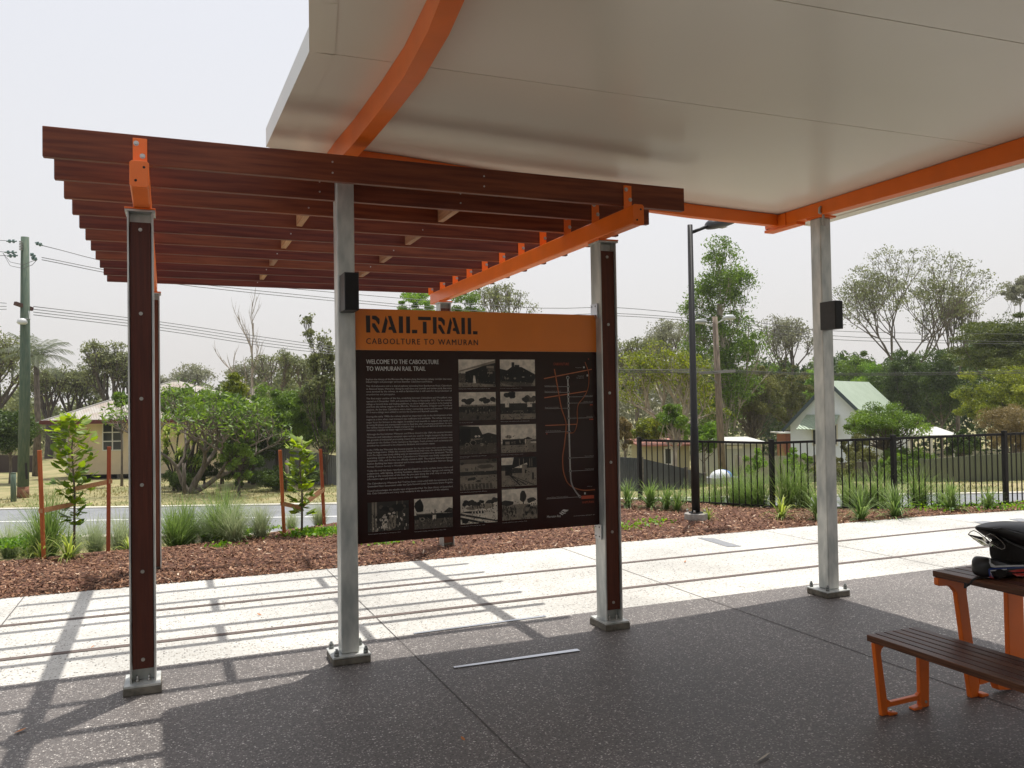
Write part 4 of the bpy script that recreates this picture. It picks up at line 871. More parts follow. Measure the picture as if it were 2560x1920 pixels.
# --- distant woodland that reads as one mass
def wood_band(name, label, x0, x1, ytop, d0, d1, n, size, leaf, ybot=None, seed=1):
    rg = np.random.default_rng(seed); px = rg.uniform(x0, x1, n); d = rg.uniform(d0, d1, n)
    prof = np.interp(px, [a for a, b in ytop], [b for a, b in ytop])+12*np.sin(px*.11)+8*np.sin(px*.043+2)+6*np.sin(px*.31)
    C = []; 
    zt = 1.7+((868+(1106-px)*.0161)-prof)/1790*d
    c, s = math.cos(YAW), math.sin(YAW); t = (px-1106)/1790*d
    X = t*c+d*s; Y = -t*s+d*c; G = np.array([ground_z(a, b) for a, b in zip(X, Y)])
    Z = G+(zt-G)*np.sqrt(rg.random(n)); C = np.stack([X, Y, Z], 1)+rg.normal(0, .25, (n, 3))
    o = C.mean(0); vv = leaves(C-o, size, rg=rg)
    ob = raw(name, vv, np.arange(len(vv)).reshape(-1, 4), LM[leaf], tone=np.repeat(np.clip(rg.normal(.4, .22, n)+.25*np.sin(px*.09), 0, 1), 4)); ob.location = o
    return tag(ob, label, 'woodland', kind='stuff')
wood_band('woodland', 'distant grey green bushland behind the cream house', -260, 780, [(-260, 860), (0, 850), (120, 880), (280, 880), (420, 850), (600, 815), (780, 820)], 62, 85, 60000, .42, 'gum', seed=3)
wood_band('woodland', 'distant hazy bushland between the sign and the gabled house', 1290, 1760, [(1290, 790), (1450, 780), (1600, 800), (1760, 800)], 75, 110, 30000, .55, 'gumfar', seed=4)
wood_band('woodland', 'bushland hidden behind the sign panel', 760, 1310, [(760, 820), (900, 800), (1100, 790), (1310, 800)], 58, 84, 34000, .45, 'gum', seed=6)
wood_band('woodland', 'dark green hillside bush behind the gabled house', 1640, 2420, [(1640, 800), (1800, 790), (2000, 790), (2200, 720), (2420, 700)], 64, 84, 55000, .45, 'dark', seed=5)

rg = np.random.default_rng(8); n = 45000; a = rg.uniform(math.radians(100), math.radians(350), n); r = rg.uniform(34, 52, n); zt = 9+2.5*np.sin(a*17)+1.5*np.sin(a*41)
C = np.stack([r*np.cos(a+math.radians(37)), r*np.sin(a+math.radians(37)), zt*np.sqrt(rg.random(n))-.5], 1); C = C[(C[:, 1] < 12) | (C[:, 0] < -30)]
vv = leaves(C, .9, rg=rg); tag(raw('woodland', vv, np.arange(len(vv)).reshape(-1, 4), LM['gum'], tone=np.repeat(rg.random(len(C)), 4)), 'belt of bushland on the near side of the shelter, behind the viewer', 'woodland', kind='stuff')
T = tree; Gm = gum
Gm('gum_tree', 'big dark gum cut off by the left edge of the photo', -20, 725, 160, 900, 52, 'gum', 34, .19, .75, 5, BARKD, seed=2, tr=.3)
T('leafy_tree', 'round dark green tree on the lawn left of the green power pole', 22, 872, 130, 985, 34, 'd', 'dark', 9000, .17, clumps=34, cr=.3, core=1500)
for k, (px, top, wp, cb, d, lb) in enumerate(((104, 795, 84, 900, 60, 'slender gum just right of the power pole above the lawn'), (152, 792, 78, 900, 62, 'gum with bare lower limbs behind the left end of the cream house'), (192, 800, 70, 905, 66, 'small crowned gum between two taller gums behind the cream house'), (234, 742, 84, 880, 58, 'tallest gum rising behind the cream house roof'), (272, 768, 66, 890, 60, 'gum just left of the near timber post behind the house'))):
    Gm('gum_tree', lb, px, top, wp, cb, d, 'gum', 20, .19, .5, 5, BARKD, 'gums behind the cream house', seed=10+k, tr=.26, fl=.55)
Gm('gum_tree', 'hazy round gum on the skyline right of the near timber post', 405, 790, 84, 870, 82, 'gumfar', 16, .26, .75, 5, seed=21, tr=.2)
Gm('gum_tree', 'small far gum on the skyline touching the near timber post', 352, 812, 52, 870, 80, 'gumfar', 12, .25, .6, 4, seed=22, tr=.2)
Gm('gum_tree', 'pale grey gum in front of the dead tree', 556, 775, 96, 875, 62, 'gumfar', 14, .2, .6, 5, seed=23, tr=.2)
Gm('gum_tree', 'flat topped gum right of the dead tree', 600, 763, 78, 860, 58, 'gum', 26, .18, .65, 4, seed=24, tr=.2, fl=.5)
Gm('gum_tree', 'gum with tufted crown left of the galvanised post', 660, 772, 80, 860, 58, 'gum', 26, .18, .65, 4, seed=25, tr=.2, fl=.5)
T('leafy_tree', 'yellow green pointed tree rising behind the frangipani', 508, 786, 92, 930, 33, 'y', 'yellow', 12000, .12, clumps=50, cr=.28, core=1500, shape='cone')
T('leafy_tree', 'soft light green tree behind the right of the frangipani crown', 478, 838, 150, 940, 31.0, 'l', 'mid', 12000, .115, clumps=60, cr=.24, core=1500, shape='dome')
T('leafy_tree', 'wide green tree overhanging the grey fence', 600, 822, 205, 985, 31.5, 'm', 'mid', 24000, .105, clumps=90, cr=.22, core=4000)
T('leafy_tree', 'deep green tree with reddish tips beside the galvanised post', 692, 795, 130, 1000, 30.5, 'm', 'mid', 17000, .105, clumps=60, cr=.25, core=3000, bark=BARKD)
Gm('leafy_tree', 'thin tall tree with loose leaves against the sky at the galvanised post', 700, 690, 86, 880, 30, 'gum', 7, .13, .2, 6, BARKD, seed=26, tr=.09, ang=.35, lead=7)
def bare(name, label, px, top, base_y, d, wpx, group=None):
    rg = np.random.default_rng(5); pb = at(px, base_y, d); gz = ground_z(pb[0], pb[1]); pt = at(px, top, d); root = empty(name, (pb[0], pb[1], gz), label, 'dead tree')
    mb = MB(); h = pt[2]-gz
    def br(p, dr, L, rad, dep):
        pts = [p]; q = p
        for i in range(5):
            dr = (dr+Vector(tuple(rg.normal(0, .07, 3)))+Vector((0, 0, .10))).normalized(); q = q+dr*L/5; pts.append(q)
        mb.tube(pts, [rad*(1-.15*i) for i in range(6)], 5, cap=False)
        if dep:
            for k in range(4):
                a = rg.uniform(0, 6.28); nd = (dr+Vector((math.cos(a), math.sin(a), .15))*.5).normalized(); br(pts[1+k], nd, L*.55, rad*.5, dep-1)
    base = Vector((pb[0], pb[1], gz-.1)); fork = base+Vector((0, 0, h*.50)); mb.tube([base, base.lerp(fork, .5)+Vector((.1, 0, 0)), fork], [.26, .21, .17], 8)
    br(fork, Vector((.05, 0, 1)), h*.46, .10, 3)
    for a in (0.0, 2.9): br(fork-Vector((0, 0, h*.03)), Vector((math.cos(a)*1.0, math.sin(a)*.4, .8)).normalized(), h*.30, .08, 2)
    build('trunk', mb, BARKP, root); return root
T('leafy_tree', 'dusky green tree filling the gap right of the frangipani', 545, 858, 150, 1020, 30, 'm', 'dark', 15000, .10, clumps=80, cr=.2, core=2500, bark=BARKD)
T('leafy_tree', 'loose green tree between the near timber post and the frangipani crown', 405, 836, 170, 905, 30.5, 'm', 'mid', 15000, .11, clumps=80, cr=.2)
bare('dead_tree', 'bare dead tree with pale forked limbs on the skyline', 545, 682, 860, 58, 80)
# behind the sign top
T('pine_tree', 'dense bright green tree top seen over the left of the sign', 905, 612, 130, 760, 42, 'l', 'light', 10000, .14, clumps=44, cr=.25, flat_=.5)
T('pine_tree', 'green tree top seen over the sign beside the far timber post', 1015, 604, 120, 760, 42, 'l', 'mid', 9000, .14, clumps=40, cr=.25)
Gm('gum_tree', 'wispy gum top rising over the right half of the sign', 1088, 612, 110, 760, 50, 'gum', 13, .15, .42, 5, seed=27, tr=.14)
T('leafy_tree', 'leafy tree standing directly behind the left half of the sign panel', 850, 800, 200, 985, 37, 'g', 'mid', 9000, .15, clumps=50, cr=.24, core=1500)
T('leafy_tree', 'olive tree standing directly behind the right half of the sign panel', 1180, 800, 220, 985, 40, 'g', 'olive', 9000, .16, clumps=50, cr=.24, core=1500)
# right side
Gm('gum_tree', 'flat topped gum at the right edge of the far timber post', 1375, 735, 110, 870, 52, 'gum', 22, .17, .5, 5, seed=31, tr=.2, fl=.5)
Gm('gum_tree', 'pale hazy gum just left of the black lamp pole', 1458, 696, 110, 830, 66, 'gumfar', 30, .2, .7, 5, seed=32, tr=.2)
Gm('leafy_tree', 'spreading yellow green tree with pale twisted limbs beside the sign', 1412, 752, 200, 960, 35, 'yellow', 20, .125, .36, 6, BARKP, seed=33, tr=.2, lean=70, ang=.75, up=.04)
T('leafy_tree', 'small tree with tight dark green tufts left of the lamp pole', 1455, 855, 88, 965, 29.5, 'd', 'mid', 6000, .115, clumps=26, cr=.27, bark=BARKP, sub=1, tr=.12)
Gm('gum_tree', 'tall narrow leafy gum behind the black lamp pole', 1548, 540, 132, 775, 46, 'mid', 70, .16, .62, 5, BARKP, seed=34, tr=.22, lead=10, fl=.75)
T('leafy_tree', 'round deep green tree top right of the tall gum', 1612, 712, 60, 790, 50, 'd', 'mid', 4600, .15, clumps=26, cr=.32)
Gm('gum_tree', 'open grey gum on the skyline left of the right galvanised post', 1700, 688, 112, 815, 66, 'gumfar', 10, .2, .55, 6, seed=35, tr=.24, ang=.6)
Gm('gum_tree', 'huge sparse spreading gum with many bare limbs', 1955, 542, 280, 800, 62, 'gum', 26, .17, .66, 6, BARK, seed=36, tr=.21, ang=.5, up=.07, fl=.45)
Gm('gum_tree', 'thin leaning gum right of the huge sparse gum', 2062, 622, 110, 790, 62, 'gum', 6, .17, .45, 6, BARK, seed=37, tr=.17, ang=.5)
T('gum_tree', 'distant round gum cut off by the right edge', 2202, 592, 78, 665, 85, 'g', 'gumfar', 5200, .25, clumps=40, cr=.26)
T('leafy_tree', 'broad layered dark tree at the upper right edge', 2195, 646, 300, 850, 46, 'd', 'deep', 34000, .16, clumps=140, cr=.2, flat_=.4, core=4000, shape='dome')
T('leafy_tree', 'rounded green tree right of the post light above the gabled roof', 1858, 742, 130, 880, 60, 'd', 'mid', 9000, .18, clumps=50, cr=.26, core=1500, shape='dome')
T('leafy_tree', 'light green bushy tree touching the green gable roof', 1880, 765, 84, 880, 57, 'l', 'light', 7000, .16, clumps=36, cr=.28, core=800)
T('leafy_tree', 'tall dark leafy tree right of the gabled house', 1948, 745, 140, 935, 55, 'd', 'dark', 18000, .17, clumps=80, cr=.23, core=3000)
T('leafy_tree', 'very dark tree in the gap beside the yellow green tree', 2030, 732, 135, 930, 52, 'd', 'dark', 11000, .19, clumps=50, cr=.26, core=2500)
T('leafy_tree', 'yellow green layered tree at the right edge', 2168, 766, 245, 945, 40, 'y', 'yellow', 26000, .135, clumps=120, cr=.18, flat_=.5, core=3000, shape='dome')
T('shrub', 'rusty olive feathery shrub at the right edge below the yellow green tree', 2185, 864, 155, 985, 34, 'b', 'brown', 15000, .09, clumps=70, cr=.22, core=2500, cat='shrub')
T('leafy_tree', 'olive bushy tree with many stems right of the wooden power pole', 1622, 768, 150, 935, 48, 'o', 'olive', 19000, .13, clumps=100, cr=.17, core=3200, shape='dome', sub=1)
T('leafy_tree', 'second olive tree left of the right galvanised post', 1708, 775, 110, 930, 52, 'o', 'olive', 13500, .14, clumps=70, cr=.2, core=2200)
T('leafy_tree', 'bright green tree top hugging the right galvanised post', 1765, 790, 80, 880, 56, 'l', 'light', 5000, .18, clumps=28, cr=.28)
T('shrub', 'wide flat topped green shrub in front of the gabled house', 1912, 862, 190, 965, 31, 'm', 'mid', 14500, .10, clumps=70, cr=.2, flat_=.6, core=1200, cat='shrub', shape='dome', sub=1, tr=.1)
T('shrub', 'dark rounded shrub beside the pale carport roof', 2078, 920, 78, 1000, 31, 'd', 'dark', 7500, .10, clumps=36, cr=.26, core=1200, cat='shrub')
T('shrub', 'yellowish low shrub right of the right galvanised post', 1845, 925, 75, 1000, 30, 'y', 'olive', 4300, .10, clumps=26, cr=.28, cat='shrub')
T('shrub', 'young bush behind the fence left of its bend', 1632, 965, 60, 1035, 25.5, 'm', 'light', 1900, .09, clumps=20, cr=.28, cat='shrub', sub=1)
T('shrub', 'young bush behind the fence right of its bend', 1712, 960, 66, 1040, 25.5, 'm', 'light', 2100, .09, clumps=20, cr=.28, cat='shrub', sub=1)
T('shrub', 'dark bush behind the fence left of the galvanised post', 1745, 970, 40, 1040, 25.5, 'm', 'mid', 1500, .10, clumps=12, cr=.3, cat='shrub')
T('shrub', 'brown leaved scrub in front of the cream cottage', 1348, 890, 56, 985, 29, 'b', 'brown', 3600, .13, clumps=24, cr=.28, cat='shrub', droop=.8)
T('shrub', 'mixed garden scrub between the lamp pole and the power pole', 1520, 905, 100, 985, 33, 'b', 'light', 6200, .11, clumps=40, cr=.22, cat='shrub')
T('shrub', 'yellow green bush under the spreading tree left of the lamp pole', 1400, 895, 130, 960, 37, 'b', 'yellow', 7200, .12, clumps=50, cr=.2, cat='shrub')
T('shrub', 'mottled garden bush behind the fence right of the galvanised post', 1862, 965, 110, 1040, 29, 'b', 'olive', 6600, .10, clumps=40, cr=.22, cat='shrub')
T('shrub', 'scrubby olive bush in front of the dark low fence', 1805, 985, 110, 1048, 26.0, 'b', 'olive', 4200, .09, clumps=36, cr=.22, cat='shrub')
T('shrub', 'leafy bush where the dark low fence meets the khaki fence', 1935, 980, 110, 1046, 26.0, 'b', 'mid', 4200, .09, clumps=36, cr=.22, cat='shrub')
T('shrub', 'dark low bush beside the khaki fence', 1965, 958, 120, 1020, 30, 'b', 'mid', 6600, .10, clumps=40, cr=.22, cat='shrub')
# house garden (left)
T('shrub', 'dark leafy shrub behind the frangipani trunk', 440, 930, 100, 1045, 29.2, 'd', 'dark', 9000, .09, clumps=50, cr=.24, cat='shrub', bark=BARKD)
T('shrub', 'upright green shrub in front of the right half of the frangipani', 515, 868, 95, 1055, 25.8, 'm', 'mid', 9000, .085, clumps=60, cr=.22, cat='shrub', bark=BARKD, sub=1)
T('shrub', 'clipped dark hedge under the frangipani', 388, 1008, 90, 1058, 27.5, 'd', 'dark', 6500, .07, clumps=40, cr=.28, cat='hedge')
T('shrub', 'low dark hedge in front of the grey fence', 600, 1005, 130, 1062, 27.5, 'd', 'dark', 10000, .07, clumps=56, cr=.24, cat='hedge')
T('shrub', 'dense dark shrub between the frangipani and the grey fence', 520, 905, 110, 1060, 28.5, 'd', 'dark', 12000, .09, clumps=60, cr=.24, cat='shrub', tr=.05, sub=1, bark=BARKD)
T('shrub', 'low bush at the foot of the left stake of the farther sapling', 668, 985, 80, 1062, 27.5, 'd', 'dark', 4500, .09, clumps=30, cr=.24, cat='shrub')
T('shrub', 'big leaved shrub overlapping the house wall behind the sapling', 262, 840, 46, 880, 31, 'm', 'mid', 1500, .13, clumps=12, cr=.35, cat='shrub')

# frangipani: forked bare limbs with leaf tufts at the tips
def frangipani():
    rg = np.random.default_rng(31); p0 = at(410, 1060, 26.6); gz = ground_z(p0[0], p0[1]); root = empty('frangipani_tree', (p0[0], p0[1], gz), 'wide frangipani with forked pale limbs in front of the cream house', 'tree', 'trees beyond the road')
    mb = MB(); tips = []
    def br(p, dr, L, rad, dep):
        q = p+dr*L; m = p.lerp(q, .5)+Vector(tuple(rg.normal(0, .05, 3)))*L
        mb.tube([p, m, q], [rad, rad*.85, rad*.72], 6, cap=False)
        if dep == 0: tips.append(q); return
        k = 3 if rg.random() < .45 else 2; a0 = rg.uniform(0, 6.28)
        for j in range(k):
            a = a0+j*6.28/k; nd = (dr*.9+Vector((math.cos(a), math.sin(a), .28))*.75); nd.z = max(nd.z, .12); br(q, nd.normalized(), L*rg.uniform(.68, .86), rad*.68, dep-1)
    b = Vector((p0[0], p0[1], gz-.05)); e = Vector(tuple(R0))*.92
    br(b, (e*.45+Vector((0, 0, .8))).normalized(), .98, .12, 6); br(b, (-e*.45+Vector((0, 0, .95))).normalized(), .95, .09, 6); br(b, (e*1.3+Vector((0, 0, .75))).normalized(), 1.08, .10, 6)
    build('trunk', mb, BARK, root)
    C = []; 
    for t in tips:
        for _ in range(5): C.append(np.array(t)+rg.normal(0, .10, 3)+[0, 0, .05])
    C = np.array(C)-np.array([p0[0], p0[1], gz]); vv = leaves(C, .2, asp=.3, up=.3, rg=rg)
    raw('crown', vv, np.arange(len(vv)).reshape(-1, 4), LM['mid'], root, tone=np.repeat(rg.random(len(C)), 4))
frangipani()
# rosette plants (dracaena), palm
def blades(N, L, wd, rg, spread=1.0, curve=.6, base_r=.1, z0=0, lift=.25):
    """N arching ribbons from around the origin; returns verts, quads, tones"""
    a = rg.uniform(0, 2*np.pi, N); el = np.clip(rg.normal(1.15, .32*spread, N), lift, 1.55); l = L*rg.uniform(.55, 1.1, N); cv = curve*rg.uniform(.4, 1.5, N)
    br = base_r*np.sqrt(rg.random(N)); ba = rg.uniform(0, 2*np.pi, N); P = np.stack([br*np.cos(ba), br*np.sin(ba), np.full(N, z0)], 1)
    seg = 5; rows = []; side = np.stack([-np.sin(a), np.cos(a), np.zeros(N)], 1); e = el.copy()
    for s in range(seg+1):
        f = s/seg; w_ = wd*(1-f**1.6)*.5+.0008
        rows.append(np.stack([P-side*w_, P+side*w_], 1))
        P = P+np.stack([np.cos(e)*np.cos(a), np.cos(e)*np.sin(a), np.sin(e)], 1)*(l/seg)[:, None]; e = e-cv*(.5+f)/seg*1.6
    R = np.stack(rows, 1).reshape(N, -1, 3)   # N,(seg+1)*2,3
    q = np.array([[2*i, 2*i+1, 2*i+3, 2*i+2] for i in range(seg)])
    Q = (q[None]+np.arange(N)[:, None, None]*(seg+1)*2).reshape(-1, 4)
    tn = np.repeat(np.clip(rg.normal(.45, .25, N), 0, 1), (seg+1)*2); tn = np.clip(tn+np.tile(np.repeat(np.linspace(-.1, .3, seg+1), 2), N), 0, 1)
    return R.reshape(-1, 3), Q, tn
rg = np.random.default_rng(9)
pd = at(392, 1050, 28.2); gz = ground_z(pd[0], pd[1]); root = empty('dracaena', (pd[0], pd[1], gz), 'clump of spiky dark and lime striped leaves under the frangipani', 'shrub')
VV = []; QQ = []; TT = []; n0 = 0; mbs = MB()
for k in range(16):
    q = at(392+rg.uniform(-38, 38), rg.uniform(935, 1010), 28.2+rg.uniform(-.4, .4)); v, Qd, tn = blades(60, .55, .06, rg, 2.0, 1.6, .04); v = v+q-np.array([pd[0], pd[1], gz]); VV.append(v); QQ.append(Qd+n0); TT.append(np.clip(tn+(-.25 if q[2] < .0 else .1), 0, 1)); n0 += len(v)
    mbs.tube([(pd[0]+rg.normal(0, .2), pd[1]+rg.normal(0, .2), gz), tuple(q)], .03, 5)
raw('foliage', np.concatenate(VV), np.concatenate(QQ), LM['strap'], root, tone=np.concatenate(TT)); build('stems', mbs, BARKD, root)
# palm
pp = at(78, 772, 40); gz = ground_z(pp[0], pp[1]); root = empty('palm_tree', (pp[0], pp[1], gz), 'palm with arching fronds directly behind the green power pole', 'palm')
build('trunk', MB().tube([(pp[0], pp[1], gz), (pp[0]+.05, pp[1], (gz+pp[2])/2), (pp[0], pp[1], pp[2])], [.2, .14, .11], 8), BARK, root)
VV = []; QQ = []; TT = []; n0 = 0
for k in range(14):
    a = k*2.4; el = rg.uniform(-.1, 1.2); Lf = 1.75; P = np.array([0, 0, pp[2]-gz]); dvec = np.array([math.cos(a)*math.cos(el), math.sin(a)*math.cos(el), math.sin(el)]); pts = []
    for s in range(17):
        pts.append(P.copy()); P = P+dvec*Lf/16; dvec = dvec+np.array([0, 0, -.085]); dvec /= np.linalg.norm(dvec)
    for s in range(2, 17):
        sd = np.cross(pts[s]-pts[s-1], [0, 0, 1]); sd /= np.linalg.norm(sd)+1e-9; ll_ = .48*math.sin(math.pi*(s+1)/19)+.12; fw = (pts[s]-pts[s-1])/np.linalg.norm(pts[s]-pts[s-1])
        for sg in (-1, 1):
            for jj in (0, .5):
                b0 = pts[s-1]+(pts[s]-pts[s-1])*jj; tip = b0+(sd*sg*.8+fw*.5+np.array([0, 0, -.35-.2*rg.random()]))*ll_; wv = fw*.017
                VV.append(np.array([b0-wv, b0+wv, tip+wv*.3, tip-wv*.3])); 
VV = np.concatenate(VV); raw('fronds', VV, np.arange(len(VV)).reshape(-1, 4), LM['palm'], root, tone=np.repeat(rg.random(len(VV)//4), 4))

# --- tussock grasses
tus = {}
for kd, (n, L, wd, cv, lf) in {'green': (620, 1.05, .011, .60, 'grass'), 'silver': (620, .95, .007, .8, 'grassb'), 'green_loose': (330, 1.0, .010, .7, 'grass'), 'strap': (46, .42, .022, 1.3, 'strap'), 'lomandra': (150, .5, .014, 1.0, 'grass')}.items():
    v, Qd, tn = blades(n, L, wd, np.random.default_rng(len(kd)), 1.0 if n > 200 else 1.7, cv, .12 if n > 200 else .03)
    o = raw(kd, v, Qd, LM[lf], tone=tn); tus[kd] = o.data; bpy.data.objects.remove(o)
def tuft(kd, px, py, d, sc, label, group, name='tussock_grass', cat='grass tuft'):
    p = at(px, py, d); gz = ground_z(p[0], p[1])
    if p[1] < yfar(p[0])+.3 and p[1] > 8.6: f0 = min(1, max(0, (p[1]-path_edge(p[0]))/(yfar(p[0])-path_edge(p[0])))); gz = mulch_z(p[0], p[1], f0)+.02
    o = bpy.data.objects.new(name, tus[kd]); COL.objects.link(o); o.location = (p[0], p[1], gz-.02); f = {'green': .8, 'silver': .8, 'green_loose': .95, 'lomandra': 1.35}.get(kd, 1.1); o.scale = (sc*f, sc*f, sc*f*random.uniform(1.0, 1.25)); o.rotation_euler = (0, 0, random.uniform(0, 6.28)); return tag(o, label, cat, group)
G1 = 'long grass tussocks along the road side of the mulch bed'
LT = [('green', 100, 1100, 10.2, .95, 'big green tussock behind the left stake of the nearer sapling'), ('silver', 20, 1110, 10.7, .7, 'pale tussock at the far left edge of the photo'), ('silver', 60, 1120, 11.2, .7, 'thin silvery tussock between the left edge and the first stake'),
      ('silver', 205, 1118, 10.5, .65, 'silvery tussock just right of the nearer sapling trunk'), ('silver', 262, 1120, 10.4, .75, 'silvery tussock beside the left edge of the near timber post'), ('green', 378, 1118, 10.5, .8, 'dark green tussock just right of the near timber post'), ('green', 405, 1118, 10.9, .75, 'second dark green tussock right of the near timber post'),
      ('green', 480, 1105, 10.7, .95, 'tallest tussock with seed heads left of the farther sapling'), ('silver', 505, 1122, 10.4, .78, 'silver tussock in front of the tallest tussock'), ('silver', 450, 1122, 10.9, .72, 'silver tussock left of the tallest tussock'), ('silver', 562, 1128, 10.7, .62, 'silver tussock left of the farther sapling'), ('silver', 690, 1135, 11.9, .5, 'small tussock behind the right stake of the farther sapling'), ('silver', 630, 1132, 12.1, .45, 'small tussock behind the stakes of the farther sapling'),
      ('silver', 160, 1135, 11.0, .55, 'low tussock behind the trunk of the nearer sapling')]
for kd, px, py, d, sc, lb in LT: tuft(kd, px, py, d, sc, lb, G1)
G2 = 'green tussocks behind and along the black fence'
for px, py, d, sc, lb in ((1478, 1110, 15.2, 1.0, 'tall tussock behind the fence just left of the lamp pole'), (1545, 1110, 14.5, .9, 'tussock behind the fence right of the lamp pole'), (1590, 1112, 14.2, .95, 'tussock behind the fence between the lamp pole and the bend'), (1640, 1110, 13.6, .9, 'tussock touching the fence post at the bend'), (1700, 1110, 13.2, .9, 'tussock behind the fence just right of the bend'), (1735, 1110, 13.2, .85, 'tussock behind the fence left of the galvanised post'), (1835, 1108, 13.2, .75, 'tussock behind the fence right of the galvanised post'), (1900, 1105, 13.1, .9, 'tussock behind the fence left of its middle post'), (1985, 1108, 13.0, .8, 'tussock behind the fence right of its middle post'), (1518, 1110, 14.8, .8, 'tussock behind the fence close to the right side of the lamp pole'), (1615, 1110, 13.9, .75, 'low tussock behind the fence left of the bend'), (1870, 1108, 13.1, .7, 'low tussock behind the fence between the galvanised post and the middle post'), (2040, 1106, 13.3, .6, 'small tussock behind the fence above the lime tuft')):
    tuft('green_loose', px, py, d, sc, lb, G2)
G3 = 'small strappy plants in the mulch'
for kd, px, py, d, sc, lb in (('strap', 92, 1245, 9.4, .8, 'arching lime strap plant nearest the path at the left'), ('strap', 148, 1250, 9.3, .9, 'taller lime strap plant left of the near timber post'), ('strap', 68, 1190, 10.2, .7, 'strap plant beside the foot of the left stake'), ('strap', 280, 1215, 9.9, .7, 'strap plant touching the near timber post'), ('strap', 490, 1172, 10.6, .6, 'lone strap plant in front of the tallest tussock'), ('strap', 30, 1165, 11, .8, 'strap plant at the far left edge'),
      ('lomandra', 1357, 1110, 13.2, .7, 'leafy tuft at the foot of the far timber post'), ('lomandra', 1405, 1112, 13.0, .8, 'lime tuft at the end post of the fence'), ('lomandra', 1440, 1115, 12.8, .7, 'lime tuft left of the lamp footing'), ('lomandra', 1463, 1118, 12.6, .6, 'smaller lime tuft touching the lamp footing'), ('strap', 1688, 1130, 11.6, .9, 'strap plant below the bend of the fence'), ('lomandra', 1768, 1125, 11.5, .75, 'green tuft left of the right galvanised post'), ('lomandra', 1860, 1120, 11.4, .7, 'green tuft right of the right galvanised post'), ('lomandra', 1935, 1113, 11.6, .8, 'green tuft below the middle fence post'), ('lomandra', 2055, 1112, 12.2, .75, 'lime tuft spreading below the fence near the helmet'), ('lomandra', 2135, 1105, 12.3, .62, 'small green tuft below the right fence post'), ('strap', 2195, 1108, 12.3, .5, 'tiny strap plant at the right edge of the mulch'), ('strap', 1530, 1135, 11.6, .5, 'small strap plant right of the lamp footing'), ('strap', 1812, 1140, 11, .5, 'small strap plant at the foot of the right galvanised post')):
    tuft(kd, px, py, d, sc, lb, G3, 'strappy_plant', 'plant')
# seed heads: long pale stems over the tallest tussock
rg = np.random.default_rng(12)
# ground cover (uncountable low leaves)
C = []
for (px, py, d, r, n) in ((12, 1180, 10.3, .28, 900), (50, 1170, 10.6, .2, 400), (710, 1150, 10.9, .24, 900), (670, 1160, 10.7, .15, 350), (510, 1150, 10.8, .18, 260), (560, 1165, 11.2, .18, 160), (420, 1175, 11.0, .2, 120), (480, 1212, 9.9, .12, 60), (830, 1205, 10, .15, 90), (1160, 1160, 11.2, .15, 80), (1340, 1160, 10.9, .2, 120), (1410, 1150, 11.3, .15, 80), (790, 1170, 11, .2, 150), (900, 1165, 11, .12, 60), (995, 1170, 11, .12, 60), (2030, 1110, 12.4, .4, 200), (2180, 1106, 12.3, .3, 160)):
    p = at(px, py, d); q = rg.normal(0, 1, (n, 3))*np.array([r, r*.6, .03])+np.array([p[0], p[1], .12]); C.append(q)
C = np.concatenate(C); C[:, 2] = np.abs(C[:, 2]-.12)+.02; vv = leaves(C, .055, asp=.6, rg=rg)
tag(raw('ground_cover', vv, np.arange(len(vv)).reshape(-1, 4), LM['cover'], tone=np.repeat(rg.random(len(C)), 4)), 'low bright green creeping plants spreading over the mulch', 'ground cover', kind='stuff')
# grass blades on the far verge and the bank
N = 42000; t = rg.uniform(-16, 18, N); d = np.concatenate([rg.uniform(21.95, 36, N//2), rg.uniform(13.2, 16.0, N-N//2)])
c_, s_ = math.cos(YAW), math.sin(YAW); X = t*c_+d*s_; Y = -t*s_+d*c_; G = np.array([ground_z(a, b) for a, b in zip(X, Y)]); keep = (Y > yfar(X)+.1)
X, Y, G, d2 = X[keep], Y[keep], G[keep], d[keep]; n = len(X); h = np.where(d2 > 20, rg.uniform(.02, .09, n), rg.uniform(.02, .07, n)); a = rg.uniform(0, 6.28, n); ox, oy = np.cos(a)*.02, np.sin(a)*.02
b0 = np.stack([X, Y, G-.01], 1); vv = np.stack([b0-np.stack([ox, oy, 0*ox], 1), b0+np.stack([ox, oy, 0*ox], 1), b0+np.stack([oy*2, ox*2, h], 1)], 1).reshape(-1, 3)
LM['lawn'] = leafmat('lawn_blade', (.11, .13, .035), (.34, .29, .14), .3)
tag(raw('grass', vv, np.arange(3*n).reshape(-1, 3), LM['lawn'], tone=np.repeat(np.clip(rg.normal(.5, .2, n)+.25*np.sin(X*.8)*np.cos(Y*.5), 0, 1), 3), nside=3), 'short dry green grass on both sides of the road', 'grass', kind='stuff')

